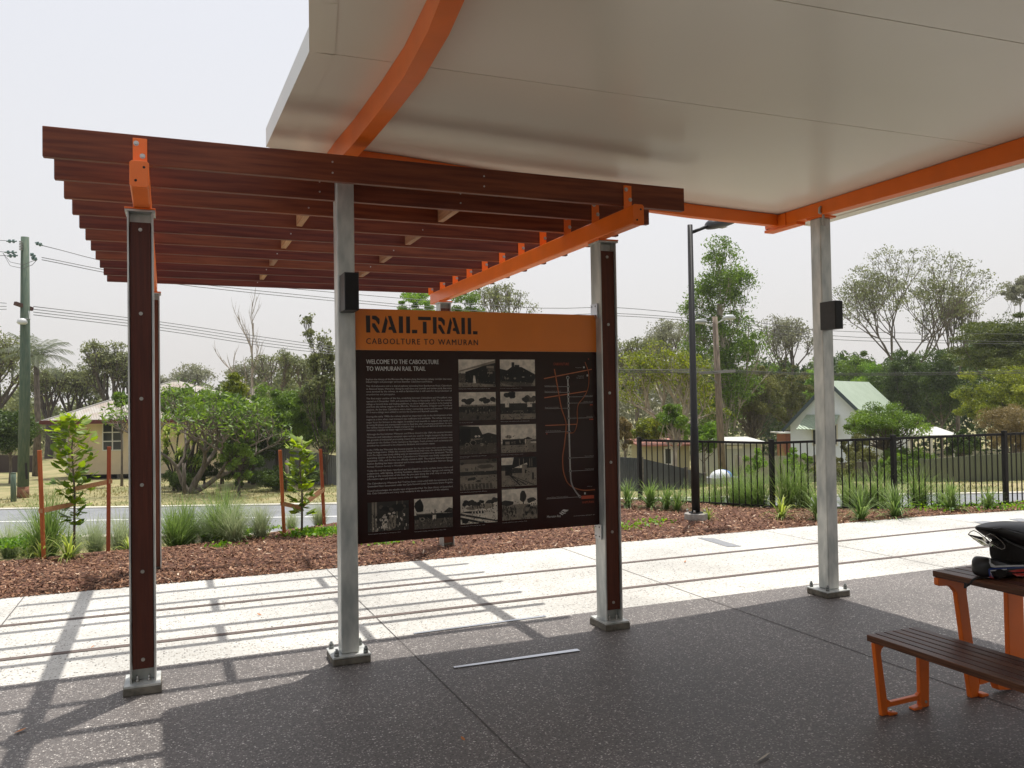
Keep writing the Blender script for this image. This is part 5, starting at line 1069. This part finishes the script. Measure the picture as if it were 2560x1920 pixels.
# --- staked saplings
def sapling(px, py, d, hgt, n, seed, label, lw):
    rg = np.random.default_rng(seed); p = at(px, py, d); gz = .01; root = empty('sapling', (p[0], p[1], gz), label, 'young tree', 'staked saplings in the mulch')
    mb = MB(); mb.tube([(p[0], p[1], gz-.05), (p[0]+.01, p[1], gz+hgt*.4), (p[0]-.02, p[1], gz+hgt*.7), (p[0]+.02, p[1], gz+hgt*.95)], [.016, .013, .009, .004], 6)
    C = []; A = []
    for i in range(n):
        f = .18+.82*(i/n)**.85; r = lw*(.35+.8*math.sin(math.pi*min(1, max(.05, (f-.1)/.95))))*rg.uniform(.5, 1.05); a = i*2.4+rg.normal(0, .3)
        q0 = Vector((p[0], p[1], gz+hgt*f*.92)); q1 = q0+Vector((math.cos(a)*r, math.sin(a)*r, r*.8)); mb.tube([q0, q0.lerp(q1, .5)+Vector((0, 0, -.01)), q1], [.004, .003, .0015], 4, cap=False)
        for k in range(7):
            s = rg.uniform(.3, 1.2); C.append(np.array(q0.lerp(q1, s))); aa = a+rg.normal(0, .9); A.append([math.cos(aa), math.sin(aa), rg.normal(.35, .35)])
    build('trunk', mb, BARK, root)
    C = np.array(C)-np.array([p[0], p[1], gz]); A = np.array(A); A /= np.linalg.norm(A, axis=1)[:, None]; B = np.cross(A, rg.normal(0, .35, A.shape)+[0, 0, 1]); B /= np.linalg.norm(B, axis=1)[:, None]
    L = (.135*rg.uniform(.6, 1.15, len(C)))[:, None]; W = L*.25; Nn = np.cross(A, B)
    # six sided cupped leaf
    V6 = np.stack([C, C+A*L*.3-B*W+Nn*W*.3, C+A*L*.7-B*W*.95+Nn*W*.3, C+A*L, C+A*L*.7+B*W*.95+Nn*W*.3, C+A*L*.3+B*W+Nn*W*.3], 1).reshape(-1, 3)
    m = len(C); Q = np.concatenate([np.stack([np.arange(m)*6+i for i in (0, 1, 2, 3)], 1), np.stack([np.arange(m)*6+i for i in (0, 3, 4, 5)], 1)])
    raw('foliage', V6, Q, LM['fresh'], root, tone=np.repeat(np.clip(rg.normal(.45, .25, m)+(C[:, 2]/hgt-.5)*.5, 0, 1), 6))
    return p
p1 = sapling(160, 1216, 9.9, 1.72, 46, 3, 'staked sapling with lime green leaves in front of the cream house', .21)
p2 = sapling(652, 1160, 10.8, 1.32, 28, 4, 'smaller staked sapling with glossy leaves beside the galvanised post', .14)
def stake(x0, y0, x1, zt, label):
    o = build('wooden_stake', MB().bar((x0, y0, -.02), (x1, y0, zt), .042, .042, up=(0, 1, 0)), STAKE, bevel=.002); return tag(o, label, 'stake', 'wooden stakes beside the saplings')
stake(-1.345, 10.68, -1.385, 1.24, 'leftmost stake, leaning, left of the nearer sapling'); stake(-.70, 10.79, -.685, 1.25, 'stake between the nearer sapling and the near timber post')
stake(1.343, 11.16, 1.30, 1.12, 'stake left of the farther sapling'); stake(1.992, 11.96, 1.95, 1.07, 'stake between the farther sapling and the galvanised post')
def tie(a, b, label):
    mb = MB(); a = Vector(a); b = Vector(b); d = (b-a); s = d.cross(Vector((0, 0, 1))).normalized()*.024
    for sg in (-1, 1): mb.bar(a+s*sg, b+s*sg*.6, .003, .05)
    mb.bar(a-s-d.normalized()*.03, a+s-d.normalized()*.03, .003, .05)
    tag(build('tree_tie', mb, TIE), label, 'tree tie', 'webbing ties holding the saplings to their stakes')
tie((-1.36, 10.68, .56), (p1[0], p1[1]+.03, .56), 'webbing tie from the leftmost stake to the nearer sapling'); tie((-.69, 10.79, .84), (p1[0], p1[1]+.03, .74), 'webbing tie running up to the stake right of the nearer sapling')
tie((1.33, 11.16, .42), (p2[0], p2[1]+.03, .36), 'webbing tie from the left stake of the farther sapling'); tie((1.965, 11.9, .5), (p2[0], p2[1]+.03, .38), 'webbing tie running up to the right stake of the farther sapling')

# ================================================================== POWER POLES + WIRES
def P3(*a): return tuple(at(*a))
DL = 26.0; b = at(50, 1075, DL); tp = at(54, 512, DL); pg = ground_z(b[0], b[1])
pl = empty('power_pole', (b[0], b[1], pg), 'green painted timber power pole with insulators at the left', 'power pole')
build('pole', MB().tube([(b[0], b[1], pg+.35), tuple((b+tp)/2+np.array([.03, 0, 0])), tuple(tp)], [.165, .15, .115], 12), POLEG, pl)
build('pole_foot', MB().tube([(b[0], b[1], pg-.1), (b[0], b[1], pg+.349)], [.175, .167], 12), POLEB, pl)
build('number_plate', MB().bar(P3(56, 1000, DL-.17), P3(58, 1035, DL-.17), .07, .01, up=tuple(F_)), DARKH, pl)
INS = mat('glass_insulator', (.14, .21, .2), .25); CAR = mat('rusty_arm', (.10, .05, .04), .8)
build('cross_arm', MB().bar(P3(32, 655, DL-.3), P3(70, 668, DL+.2), .11, .11), CAR, pl)
for (x0, y0, x1, y1) in ((14, 521, 36, 521), (76, 524, 92, 530), (10, 545, 36, 545), (16, 553, 38, 552), (66, 547, 76, 556), (68, 556, 80, 561)):
    mb = MB(); a_ = Vector(P3(x0, y0, DL-.2)); b_ = Vector(P3(x1, y1, DL-.2)); mb.tube([a_, b_], .022, 6)
    for f_ in (.3, .7):
        q = a_.lerp(b_, f_); dd = (b_-a_).normalized(); mb.tube([q-dd*.015, q+dd*.015], .062, 10)
    build('insulator', mb, INS, pl)
mb = MB(); q = Vector(P3(45, 540, DL-.2))
for k in range(6): mb.cyl(q+Vector((0, 0, k*.05)), q+Vector((0, 0, k*.05+.02)), .05, 10)
build('surge_arrester', mb, mat('grey_ceramic', (.25, .24, .23), .4), pl)
mb = MB(); cL = Vector(P3(48, 695, DL-.3)); mb.tube([cL+Vector((0, 0, -.08)), cL+Vector((0, 0, -.03)), cL+Vector((0, 0, .08)), cL+Vector((0, 0, .11))], [.10, .16, .12, .03], 14)
build('street_light', mb, mat('white_enamel', (.62, .63, .62), .4), pl)
build('lamp_bracket', MB().tube([P3(62, 672, DL-.1), P3(64, 690, DL-.2), P3(56, 688, DL-.3)], .02, 6), GALVD, pl)
for (yy) in (572, 580): build('jumper_cable', MB().tube([P3(6, 546, DL-.2), P3(22, yy-6, DL-.2), P3(50, yy, DL-.2), P3(70, yy-8, DL-.2), P3(80, 561, DL-.2)], .008, 4), WIREM, pl)
DR = 32.0; b2 = at(1562, 1062, DR); tp2 = at(1544, 684, DR); pg2 = ground_z(b2[0], b2[1])
pr = empty('power_pole', (b2[0], b2[1], pg2), 'weathered timber power pole behind the black fence with a long cross arm', 'power pole')
build('pole', MB().tube([(b2[0], b2[1], pg2-.1), tuple((b2+tp2)/2), tuple(tp2)], [.15, .13, .10], 10), POLEW, pr)
build('cross_arm', MB().bar(P3(1513, 806, DR-.25), P3(1588, 801, DR-.25), .10, .11), mat('grey_arm', (.24, .23, .22), .8), pr)
build('brace', MB().bar(P3(1534, 812, DR-.25), P3(1549, 828, DR-.2), .03, .03), GALVD, pr)
build('lamp_arm', MB().tube([P3(1546, 700, DR), P3(1560, 692, DR), P3(1572, 688, DR)], .03, 6), GALV, pr)
build('lamp_arm', MB().tube([P3(1545, 704, DR), P3(1530, 702, DR), P3(1518, 697, DR)], .03, 6), GALV, pr)
WE = mat('lamp_white', (.5, .52, .52), .4)
for px, py in ((1577, 687), (1515, 696)): 
    c = Vector(P3(px, py, DR)); build('street_light', MB().tube([c+Vector((-.28, .1, 0)), c+Vector((-.12, .05, .03)), c+Vector((.12, 0, .03)), c+Vector((.26, 0, 0))], [.03, .10, .11, .03], 8), WE, pr)
def wire(pts, label, group, r=.011):
    pts = smooth3(pts); tag(build('power_cable', MB().tube(pts, r, 5), WIREM), label, 'power line', group)
def smooth3(P, n=5):
    P = [Vector(p) for p in P]; Q = [P[0]]+P+[P[-1]]; o = []
    for i in range(1, len(Q)-2):
        for k in range(n):
            t = k/n; a, b, c, d = Q[i-1:i+3]; o.append(.5*((2*b)+(-a+c)*t+(2*a-5*b+4*c-d)*t*t+(-a+3*b-3*c+d)*t**3))
    return o+[P[-1]]
LB1 = 'thin cable from the green power pole towards the distant power pole'; LB2 = 'low service cable slung between the two power poles'
LB3 = 'thin cable leaving the green power pole at the left edge'; LB4 = 'cable running right from the weathered power pole'
for (y0, ym, y1, y2), LB1 in zip(((530, 600, 668, 690), (556, 612, 683, 697), (561, 618, 688, 702)), ('topmost cable from the tip of the green pole, just above the pair below it', 'upper one of the close pair of cables under the topmost one', 'lower one of the close pair of cables under the topmost one')):
    wire([P3(90, y0, DL), P3(430, y0+(ym-y0)+2, 27.5), P3(1100, y1-6, 30), P3(1335, y1+(y2-y1)*.3-10, 31), P3(1545, y2-5, DR)], LB1, 'upper cables between the poles')
for (y0, y1), LB2 in zip(((662, 797), (668, 799), (674, 802), (680, 804)), ('highest of the four low cables right of the white street light', 'second highest of the four low cables right of the white street light', 'third of the four low cables right of the white street light', 'lowest of the four low cables right of the white street light')):
    wire([P3(72, y0, DL), P3(345, y0+33, 27.2), P3(640, y0+76, 28.6), P3(1000, y1-14, 30), P3(1335, y1+1, 31.2), P3(1548+(y1-800)*6, y1, DR-.25)], LB2, 'lower cables between the poles')
for (y0, y1), LB3 in zip(((520, 517), (545, 541), (552, 551), (655, 652), (662, 660), (668, 667)), ['%s cable between the green pole and the left edge of the photo' % k for k in ('topmost', 'second', 'third', 'fourth', 'fifth', 'lowest')]):
    wire([P3(14, y0, DL), P3(-30, y1, 26), P3(-200, y1-12, 26)], LB3, 'cables left of the green pole', .009)
for (y1, y2, y3), LB4 in zip(((676, 712, 722), (684, 722, 740), (690, 730, 744), (799, 806, 798), (801, 808, 802), (804, 810, 804)), ['%s cable running right from the weathered pole to the right edge' % k for k in ('topmost', 'second', 'third', 'fourth', 'fifth', 'lowest')]):
    wire([P3(1560, y1 if y1 > 750 else y1+8, DR), P3(1760, y2, 34), P3(2000, (y2+y3)/2+3, 36), P3(2300, y3, 39)], LB4, 'cables right of the weathered pole')

# ================================================================== HOUSES
CREAM = mat('cream_fibro', (.66, .54, .36), .8, noise=.06, nscale=2); WINW = mat('window_white', (.68, .66, .6), .6); GLASSD = mat('dark_pane', (.03, .035, .035), .1); TRIM = mat('maroon_trim', (.12, .025, .02), .6)
def corrug(name, c1, c2, sx=28, ang=0.0):
    m = mat(name, c1, .55, noise=.2, nscale=1.6, col2=c2, metal=.1); nt = m.node_tree
    tc = nt.nodes.new('ShaderNodeTexCoord'); mp = nt.nodes.new('ShaderNodeMapping'); mp.inputs['Rotation'].default_value = (0, 0, ang); wv = nt.nodes.new('ShaderNodeTexWave'); wv.inputs['Scale'].default_value = sx/6.28*1.0
    bp = nt.nodes.new('ShaderNodeBump'); bp.inputs['Strength'].default_value = .8; bp.inputs['Distance'].default_value = .03
    nt.links.new(tc.outputs['Object'], mp.inputs[0]); nt.links.new(mp.outputs[0], wv.inputs['Vector']); nt.links.new(wv.outputs['Fac'], bp.inputs['Height']); nt.links.new(bp.outputs[0], nt.nodes['Principled BSDF'].inputs['Normal'])
    return m
RUST = corrug('rusty_corrugated', (.50, .48, .43), (.38, .31, .25), 30, 0); GREENR = corrug('pale_green_roof', (.33, .40, .30), (.37, .44, .34), 20); WHITER = corrug('pale_roof', (.62, .61, .57), (.55, .54, .5), 20); SLATEF = corrug('slate_corrugated', (.05, .055, .06), (.09, .095, .10), 40, 0)
def oriented(P, Rt, rz):
    pass
def box_house(name, label, px0, px1, y_eave, y_base, d, depth, roof, rise, wallm, roofm, over=.45, hip=True, zbase=None, turn=0.0):
    a = at(px0, y_base, d); b = at(px1, y_base, d); ex = Vector((b[0]-a[0], b[1]-a[1], 0)); W = ex.length; ex.normalize()
    if turn: ex = Matrix.Rotation(turn, 3, 'Z') @ ex
    ey = Vector((-ex.y, ex.x, 0)); z0 = a[2]; z1 = at(px0, y_eave, d)[2]; O = Vector((a[0], a[1], 0)); gz = ground_z(a[0], a[1])
    root = empty(name, (a[0], a[1], gz), label, 'house')
    def pt(u, v, z): q = O+ex*u+ey*v; return (q.x, q.y, z)
    return root, pt, W, z0, z1, gz
def quadbox(mb, pt, u0, u1, v0, v1, z0, z1):
    n = len(mb.v); mb.v += [pt(u, v, z) for z in (z0, z1) for v in (v0, v1) for u in (u0, u1)]
    for q in ((0, 2, 3, 1), (4, 5, 7, 6), (0, 1, 5, 4), (2, 6, 7, 3), (0, 4, 6, 2), (1, 3, 7, 5)): mb.f.append(tuple(n+i for i in q)); mb.sm.append(False)
    return mb
root, pt, W, z0, z1, gz = box_house('cream_house', 'cream fibro house with rusty corrugated hip roof across the road', 145, 545, 908, 1026, 37, 8, 'hip', 2, CREAM, RUST)
build('wall', quadbox(MB(), pt, 0, W, 0, 7, z0, z1), CREAM, root)
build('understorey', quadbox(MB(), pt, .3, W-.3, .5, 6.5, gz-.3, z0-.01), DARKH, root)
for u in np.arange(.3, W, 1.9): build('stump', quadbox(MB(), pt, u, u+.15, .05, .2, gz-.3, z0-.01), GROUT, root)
ov = .75; zr = z1+1.78; e = [pt(-ov, -ov, z1-.02), pt(W+ov, -ov, z1-.02), pt(W+ov, 7+ov, z1-.02), pt(-ov, 7+ov, z1-.02)]; rd = [pt(3.45, 3.2, zr), pt(3.75, 3.2, zr)]
mb = MB(); mb.poly([e[0], e[1], rd[1], rd[0]]); mb.poly([e[1], e[2], rd[1]]); mb.poly([e[2], e[3], rd[0], rd[1]]); mb.poly([e[3], e[0], rd[0]]); o = build('roof', mb, RUST, root)
build('soffit', quadbox(MB(), pt, -ov+.02, W+ov-.02, -ov+.02, 7+ov-.02, z1-.10, z1-.04), WINW, root)
mb = MB(); quadbox(mb, pt, -ov-.03, W+ov+.03, -ov-.06, -ov+.005, z1-.16, z1+.02); quadbox(mb, pt, -ov-.06, -ov-.001, -ov, 7+ov, z1-.16, z1+.02); build('gutter', mb, TRIM, root)
build('ridge_cap', MB().bar(e[0], rd[0], .12, .06).bar(rd[0], rd[1], .12, .06), mat('ridge', (.5, .48, .44), .6), root)
def window(pt, root, u0, u1, za, zb, nx, nz, v=-.03):
    o = build('window', quadbox(MB(), pt, u0, u1, v, v+.05, za, zb), WINW, root); mb = MB()
    for i in range(nx):
        for j in range(nz):
            uu = u0+.05+(u1-u0-.06)*i/nx; zz = za+.05+(zb-za-.06)*j/nz; quadbox(mb, pt, uu, uu+(u1-u0-.1)/nx-.04, v-.006, v-.001, zz, zz+(zb-za-.1)/nz-.03)
    build('pane', mb, GLASSD, o)
sc_ = W/(545-145.)
window(pt, root, (222-145)*sc_, (267-145)*sc_, z0+1.05, z0+2.30, 2, 3)
window(pt, root, (440-145)*sc_, (490-145)*sc_, z0+1.05, z0+2.3, 2, 3)
build('awning', MB().prism([(0, 0)]*0 or [(0, 0), (1, 0), (0, 1)], 'z', -900, -899.9) if False else quadbox(MB(), pt, (300-145)*sc_, (345-145)*sc_, -.7, -.01, z1-.42, z1-.34), TRIM, root)
for u in ((310-145)*sc_, .03): build('downpipe', quadbox(MB(), pt, u, u+.06, -.10, -.03, z0, z1-.2), WINW, root)
build('corner_trim', quadbox(MB(), pt, -.02, .07, -.02, .05, z0, z1-.12), WINW, root)
# gabled white house with green roof
dG = 45.; GWH = mat('white_boards', (.74, .79, .86), .75, noise=.04, nscale=2)
A0 = Vector(at(1709, 1000, dG)); gzg = ground_z(A0.x, A0.y); g = empty('gabled_house', (A0.x, A0.y, gzg), 'white boarded house with steep pale green gable roof behind the shrubs', 'house')
ex = Vector(tuple(td(.80, -.60)-td(0, 0))); ex.z = 0; ex.normalize(); ey = Vector((-ex.y, ex.x, 0))
GW = 4.35; zp = at(1767, 829, dG-1.3)[2]; ze = at(1710, 917, dG)[2]
ptg = lambda u, v, z: tuple(A0+ex*u+ey*v-Vector((0, 0, A0.z))+Vector((0, 0, z)))
LenV = 7.6
exr = Vector(tuple(td(.60, .80)-td(0, 0))); exr.z = 0; exr.normalize()
def ptr(u, v, z): q = Vector((A0.x, A0.y, 0))+ex*u+exr*v; return (q.x, q.y, z)
mb = MB(); f5 = [(0, gzg-.3), (GW, gzg-.3), (GW, ze), (GW/2, zp), (0, ze)]
n = 5; mb.v = [ptr(u, 0, z) for u, z in f5]+[ptr(u, LenV, z) for u, z in f5]; mb.f = [(0, 1, 2, 3, 4), (9, 8, 7, 6, 5)]+[(i, (i+1) % 5, 5+(i+1) % 5, 5+i) for i in range(5)]; mb.sm = [False]*7; build('wall', mb, GWH, g)
for s0, s1 in (((-.3, ze-.34), (GW/2, zp+.06)), ((GW/2, zp+.06), (GW+.3, ze-.34))):
    mb = MB(); mb.v = [ptr(u, v, z+dz) for v in (-.4, LenV+.3) for (u, z) in (s0, s1) for dz in (.02, .10)]; mb.f = [(0, 1, 3, 2), (4, 6, 7, 5), (0, 4, 5, 1), (2, 3, 7, 6), (1, 5, 7, 3), (0, 2, 6, 4)]; mb.sm = [False]*6
    r1_ = build('roof', mb, GREENR, g)
    build('barge_board', MB().bar(ptr(s0[0], -.42, s0[1]), ptr(s1[0], -.42, s1[1]), .04, .17), mat('dark_barge', (.05, .075, .085), .6), g)
quad_ = lambda u0, u1, v0, v1, za, zb: quadbox(MB(), ptr, u0, u1, v0, v1, za, zb)
zw = at(1750, 925, dG)[2]; o = build('window', quad_(1.15, 2.5, -.05, .0, zw-.9, zw+.25), WINW, g); build('pane', quad_(1.22, 2.43, -.06, -.051, zw-.82, zw+.18), GLASSD, o)
mb = MB(); mb.v = [ptr(.9, -.06, zw+.75), ptr(2.6, -.06, zw+.75), ptr(2.5, -.9, zw+.0), ptr(.6, -.9, zw+.0)]; mb.f = [(0, 1, 2, 3)]; mb.sm = [False]; o = build('awning', mb, GREENR, g); s_ = o.modifiers.new('t', 'SOLIDIFY'); s_.thickness = .05
o = build('window', quad_(4.1, 4.75, -.05, 0, zw-.9, zw+.3), WINW, g)
# small orange shed
q = at(1697, 952, 50); sh = empty('timber_shed', (q[0], q[1], ground_z(q[0], q[1])), 'small red brown timber shed left of the gabled house', 'shed')
SHW = mat('red_brown_boards', (.28, .10, .05), .8, noise=.15, nscale=4, stretch=(1, 1, 8))
_, pt3, W3, a0, a1, gz3 = box_house('tmp', 'tmp', 1697, 1718, 937, 970, 50, 2, '', 1, SHW, SHW); bpy.data.objects.remove(_)
build('wall', quadbox(MB(), pt3, 0, W3, 0, 1.6, gz3, a1), SHW, sh); build('roof', quadbox(MB(), pt3, -.35, W3+.1, -.2, 1.8, a1+.005, a1+.08), WINW, sh)
# generic low buildings
def lowbuild(name, label, px0, px1, ytop, ybase, d, dep, wallm, roofm, yroof, slope=.3, cat='shed', extras=None):
    r_, p_, W_, b0, b1, gz_ = box_house(name, label, px0, px1, ytop, ybase, d, dep, '', 1, wallm, roofm); r_['category'] = cat
    build('wall', quadbox(MB(), p_, 0, W_, 0, dep, min(gz_-.2, b0), b1), wallm, r_)
    zr_ = at(px0, yroof, d+dep)[2]; mb = MB(); mb.v = [p_(-.3, -.3, b1+.01), p_(W_+.3, -.3, b1+.01), p_(W_+.3, dep+.3, zr_), p_(-.3, dep+.3, zr_)]; mb.f = [(0, 1, 2, 3)]; mb.sm = [False]; o = build('roof', mb, roofm, r_); s_ = o.modifiers.new('t', 'SOLIDIFY'); s_.thickness = .06; s_.offset = 1
    return r_, p_, W_, b0, b1
r_, p_, W_, b0, b1 = lowbuild('cottage', 'low cream cottage with reddish roof behind the end of the black fence', 1395, 1490, 961, 1010, 34, 4, mat('cottage_cream', (.40, .36, .22), .8), mat('red_roof', (.33, .14, .10), .7, noise=.3, nscale=2), 948, cat='house')
window(p_, r_, W_*.42, W_*.62, b0+.1, b1-.1, 1, 1)
r_, p_, W_, b0, b1 = lowbuild('caravan', 'white roofed caravan with a green window beyond the black fence', 1542, 1645, 958, 1005, 38, 3, mat('caravan_cream', (.40, .41, .36), .6), WHITER, 945, cat='caravan')
window(p_, r_, W_*.28, W_*.60, b0+.75, b1-.12, 1, 1)
# carport
r_, p_, W_, b0, b1 = None, None, None, None, None
r_, p_, W_, b0, b1, gz_ = box_house('carport', 'long pale roofed carport between the two shrubs', 1965, 2062, 944, 1000, 40, 4, '', 1, WHITER, WHITER); r_['category'] = 'carport'
zr_ = at(1965, 928, 44)[2]; mb = MB(); mb.v = [p_(-.5, 0, b1), p_(W_+.3, 0, b1-.02), p_(W_+1.2, 4, zr_+.05), p_(-.1, 4, zr_)]; mb.f = [(0, 1, 2, 3)]; mb.sm = [False]; o = build('roof', mb, WHITER, r_); s_ = o.modifiers.new('t', 'SOLIDIFY'); s_.thickness = .08
for u in (0, W_*.5, W_): build('carport_post', quadbox(MB(), p_, u, u+.08, .05, .13, gz_-.1, b1-.09), WINW, r_)
# blue and white cover
q = at(1558, 1022, 27); cv = empty('covered_boat', (q[0], q[1], q[2]-.3), 'small dinghy under a blue and white cover beyond the lamp pole', 'boat')
mb = MB(); 
def dome(c, rx, ry, rz, a0, a1, m, name, root):
    mb = MB(); na, nb = 12, 6
    for i in range(nb+1):
        for j in range(na+1):
            a = a0+(a1-a0)*j/na; e_ = math.pi/2*i/nb; mb.v.append((c[0]+rx*math.cos(a)*math.cos(e_), c[1]+ry*math.sin(a)*math.cos(e_), c[2]+rz*math.sin(e_)))
    for i in range(nb):
        for j in range(na): n = i*(na+1)+j; mb.f.append((n, n+1, n+na+2, n+na+1)); mb.sm.append(True)
    return build(name, mb, m, root)
dome((q[0], q[1], q[2]-.12), .40, .3, .24, -1.2, 1.3, mat('blue_cover', (.08, .2, .5), .6), 'blue_cover', cv); dome((q[0], q[1], q[2]-.12), .40, .3, .24, 1.3, 5.08, mat('white_cover', (.6, .62, .65), .6), 'white_cover', cv)
build('hull', MB().box(q[0]-.5, q[0]+.5, q[1]-.3, q[1]+.3, q[2]-.32, q[2]-.125), mat('hull_grey', (.3, .3, .3), .6), cv)
# fences of the far yards
def panel_fence(name, label, pts, m, postm=None, step=2.4, rails=True):
    P = [np.array(at(x, yb, d)) for x, yt, yb, d in pts]; Tz = [at(x, yt, d)[2] for x, yt, yb, d in pts]
    r_ = empty(name, tuple(P[0]), label, 'fence', None)
    for i in range(len(P)-1):
        a, b = P[i], P[i+1]; mb = MB(); dn = Vector((-(b[1]-a[1]), b[0]-a[0], 0)).normalized()*.02
        ga = min(a[2], ground_z(a[0], a[1])-.1); gb = min(b[2], ground_z(b[0], b[1])-.1)
        mb.v = [(p[0]+s*dn.x, p[1]+s*dn.y, z) for s in (-1, 1) for p, z in ((a, ga), (b, gb), (b, Tz[i+1]), (a, Tz[i]))]; mb.f = [(0, 1, 2, 3), (7, 6, 5, 4), (0, 4, 5, 1), (1, 5, 6, 2), (2, 6, 7, 3), (3, 7, 4, 0)]; mb.sm = [False]*6; build('fence_panel', mb, m, r_)
        L = math.hypot(b[0]-a[0], b[1]-a[1]); n = max(1, int(L/step))
        for k in range(n+1):
            q = a+(b-a)*k/n; zt = Tz[i]+(Tz[i+1]-Tz[i])*k/n; gg = ga+(gb-ga)*k/n; build('fence_post', MB().box(q[0]-.04-dn.x*2, q[0]+.04-dn.x*2, q[1]-.05-dn.y*2, q[1]+.03-dn.y*2, gg, zt+.04), postm or m, r_)
    return r_
KH = corrug('khaki_sheet', (.155, .17, .105), (.175, .19, .12), 30, .4); CRF = corrug('cream_sheet', (.36, .335, .26), (.32, .30, .23), 30, .4)
panel_fence('sheet_fence', 'khaki sheet metal fence across the road at the right', [(1990, 993, 1046, 26.5), (2110, 984, 1045, 26.5), (2300, 972, 1044, 27)], KH)
panel_fence('sheet_fence', 'cream sheet metal fence behind the bend of the black fence', [(1590, 985, 1040, 29), (1760, 985, 1040, 29)], CRF)
panel_fence('sheet_fence', 'dark brown low fence below the garden bushes at the right', [(1760, 1000, 1045, 28), (1990, 996, 1046, 28)], mat('brown_fence', (.10, .085, .07), .8, noise=.3, nscale=3))
panel_fence('corrugated_fence', 'slate coloured corrugated fence sloping down behind the sign end', [(1300, 985, 1062, 24.5), (1385, 990, 1062, 24.5), (1480, 1012, 1060, 25.5), (1520, 1024, 1055, 26.5)], SLATEF, mat('old_grey_timber', (.12, .105, .09), .9, noise=.3, nscale=8))
panel_fence('sheet_fence', 'pale grey sheet fence behind the hedge left of the sapling', [(538, 970, 1052, 31), (600, 968, 1052, 31), (735, 985, 1060, 30)], corrug('grey_sheet', (.26, .26, .255), (.3, .3, .295), 24, .4), BARKD, 1.1)
panel_fence('timber_fence', 'dark low timber edging at the back of the lawn at far left', [(-60, 982, 1002, 44), (75, 984, 1002, 44)], mat('dark_edging', (.05, .035, .03), .9))
q = at(29, 1058, 24.5); gq = ground_z(q[0], q[1]); bo = build('bollard', MB().cyl((0, 0, -.1), (0, 0, .82), .075, 10).cyl((0, 0, .82), (0, 0, .86), .068, 10), POLEG); bo.location = (q[0], q[1], gq); tag(bo, 'short green timber post left of the green power pole', 'bollard')
for px, py, d, lb in ((398, 1060, 26.3, 'grey garden post left of the frangipani trunk'), (620*1.0, 1065, 27, 'grey garden post in front of the hedge'), (1600, 1058, 24, 'grey timber post behind the bend of the black fence')):
    q = at(px, py, d); gq = ground_z(q[0], q[1]); o = build('garden_post', MB().cyl((0, 0, -.1), (0, 0, 1.0), .06, 8), BARK); o.location = (q[0], q[1], gq); tag(o, lb, 'post', 'timber garden posts')

# ================================================================== HAZE
hz = MB().box(-1500, 1500, -1300, 1700, -12, 26)
HZM = bpy.data.materials.new('haze'); HZM.use_nodes = True; nt = HZM.node_tree; nt.nodes.remove(nt.nodes['Principled BSDF'])
pv = nt.nodes.new('ShaderNodeVolumePrincipled'); pv.inputs['Color'].default_value = (.93, .92, .91, 1); pv.inputs['Density'].default_value = .00055; pv.inputs['Anisotropy'].default_value = .2
nt.links.new(pv.outputs[0], nt.nodes['Material Output'].inputs['Volume'])
tag(build('haze', hz, HZM), 'thin pale haze softening the distant trees', 'haze', kind='stuff')

# leaves and twigs blown onto the paving
LEAFB = mat('dry_leaf', (.42, .16, .05), .8); TWIG = mat('pale_twig', (.45, .40, .32), .8)
def fallen(px, py, ln, rz, m, label, wd=.4):
    d_ = ray(px, py); t = (.0-H)/d_[2]; x, y = d_[0]*t, d_[1]*t; mb = MB(); n = 9
    top = [(ln*(-.5+i/(n-1)), ln*wd*.5*math.sin(math.pi*i/(n-1))**.8, .004+.01*math.sin(3*i)**2) for i in range(n)]
    mb.v = top+[(a, -b, c+.004) for a, b, c in top[1:-1]]; mb.f = [tuple(list(range(n))+list(range(2*n-3, n-1, -1)))]; mb.sm = [False]
    o = build('fallen_leaf', mb, m); o.location = (x, y, .003); o.rotation_euler = (0, 0, rz); tag(o, label, 'leaf', 'leaves blown onto the paving')
fallen(45, 1582, .07, .6, LEAFB, 'orange leaf lying where the broad shadow meets the post shadow at lower left')
fallen(1650, 1640, .13, .35, TWIG, 'curled pale bark strip on the shaded paving below the bench', .12)
fallen(1000, 1600, .035, 1.9, LEAFB, 'tiny brown leaf on the shaded paving near the bottom centre')
fallen(560, 1330, .045, 2.4, LEAFB, 'brown leaf on the pale path left of the left galvanised post')
fallen(1480, 1215, .05, .9, LEAFB, 'brown leaf on the pale path right of the near right timber post')
fallen(1160, 1255, .04, .2, LEAFB, 'brown leaf on the pale path below the sign')
fallen(200, 1400, .04, 1.2, LEAFB, 'brown leaf on the pale path left of the near timber post')
fallen(1905, 1190, .05, 2.2, TWIG, 'pale bark flake on the path right of the right galvanised post', .3)
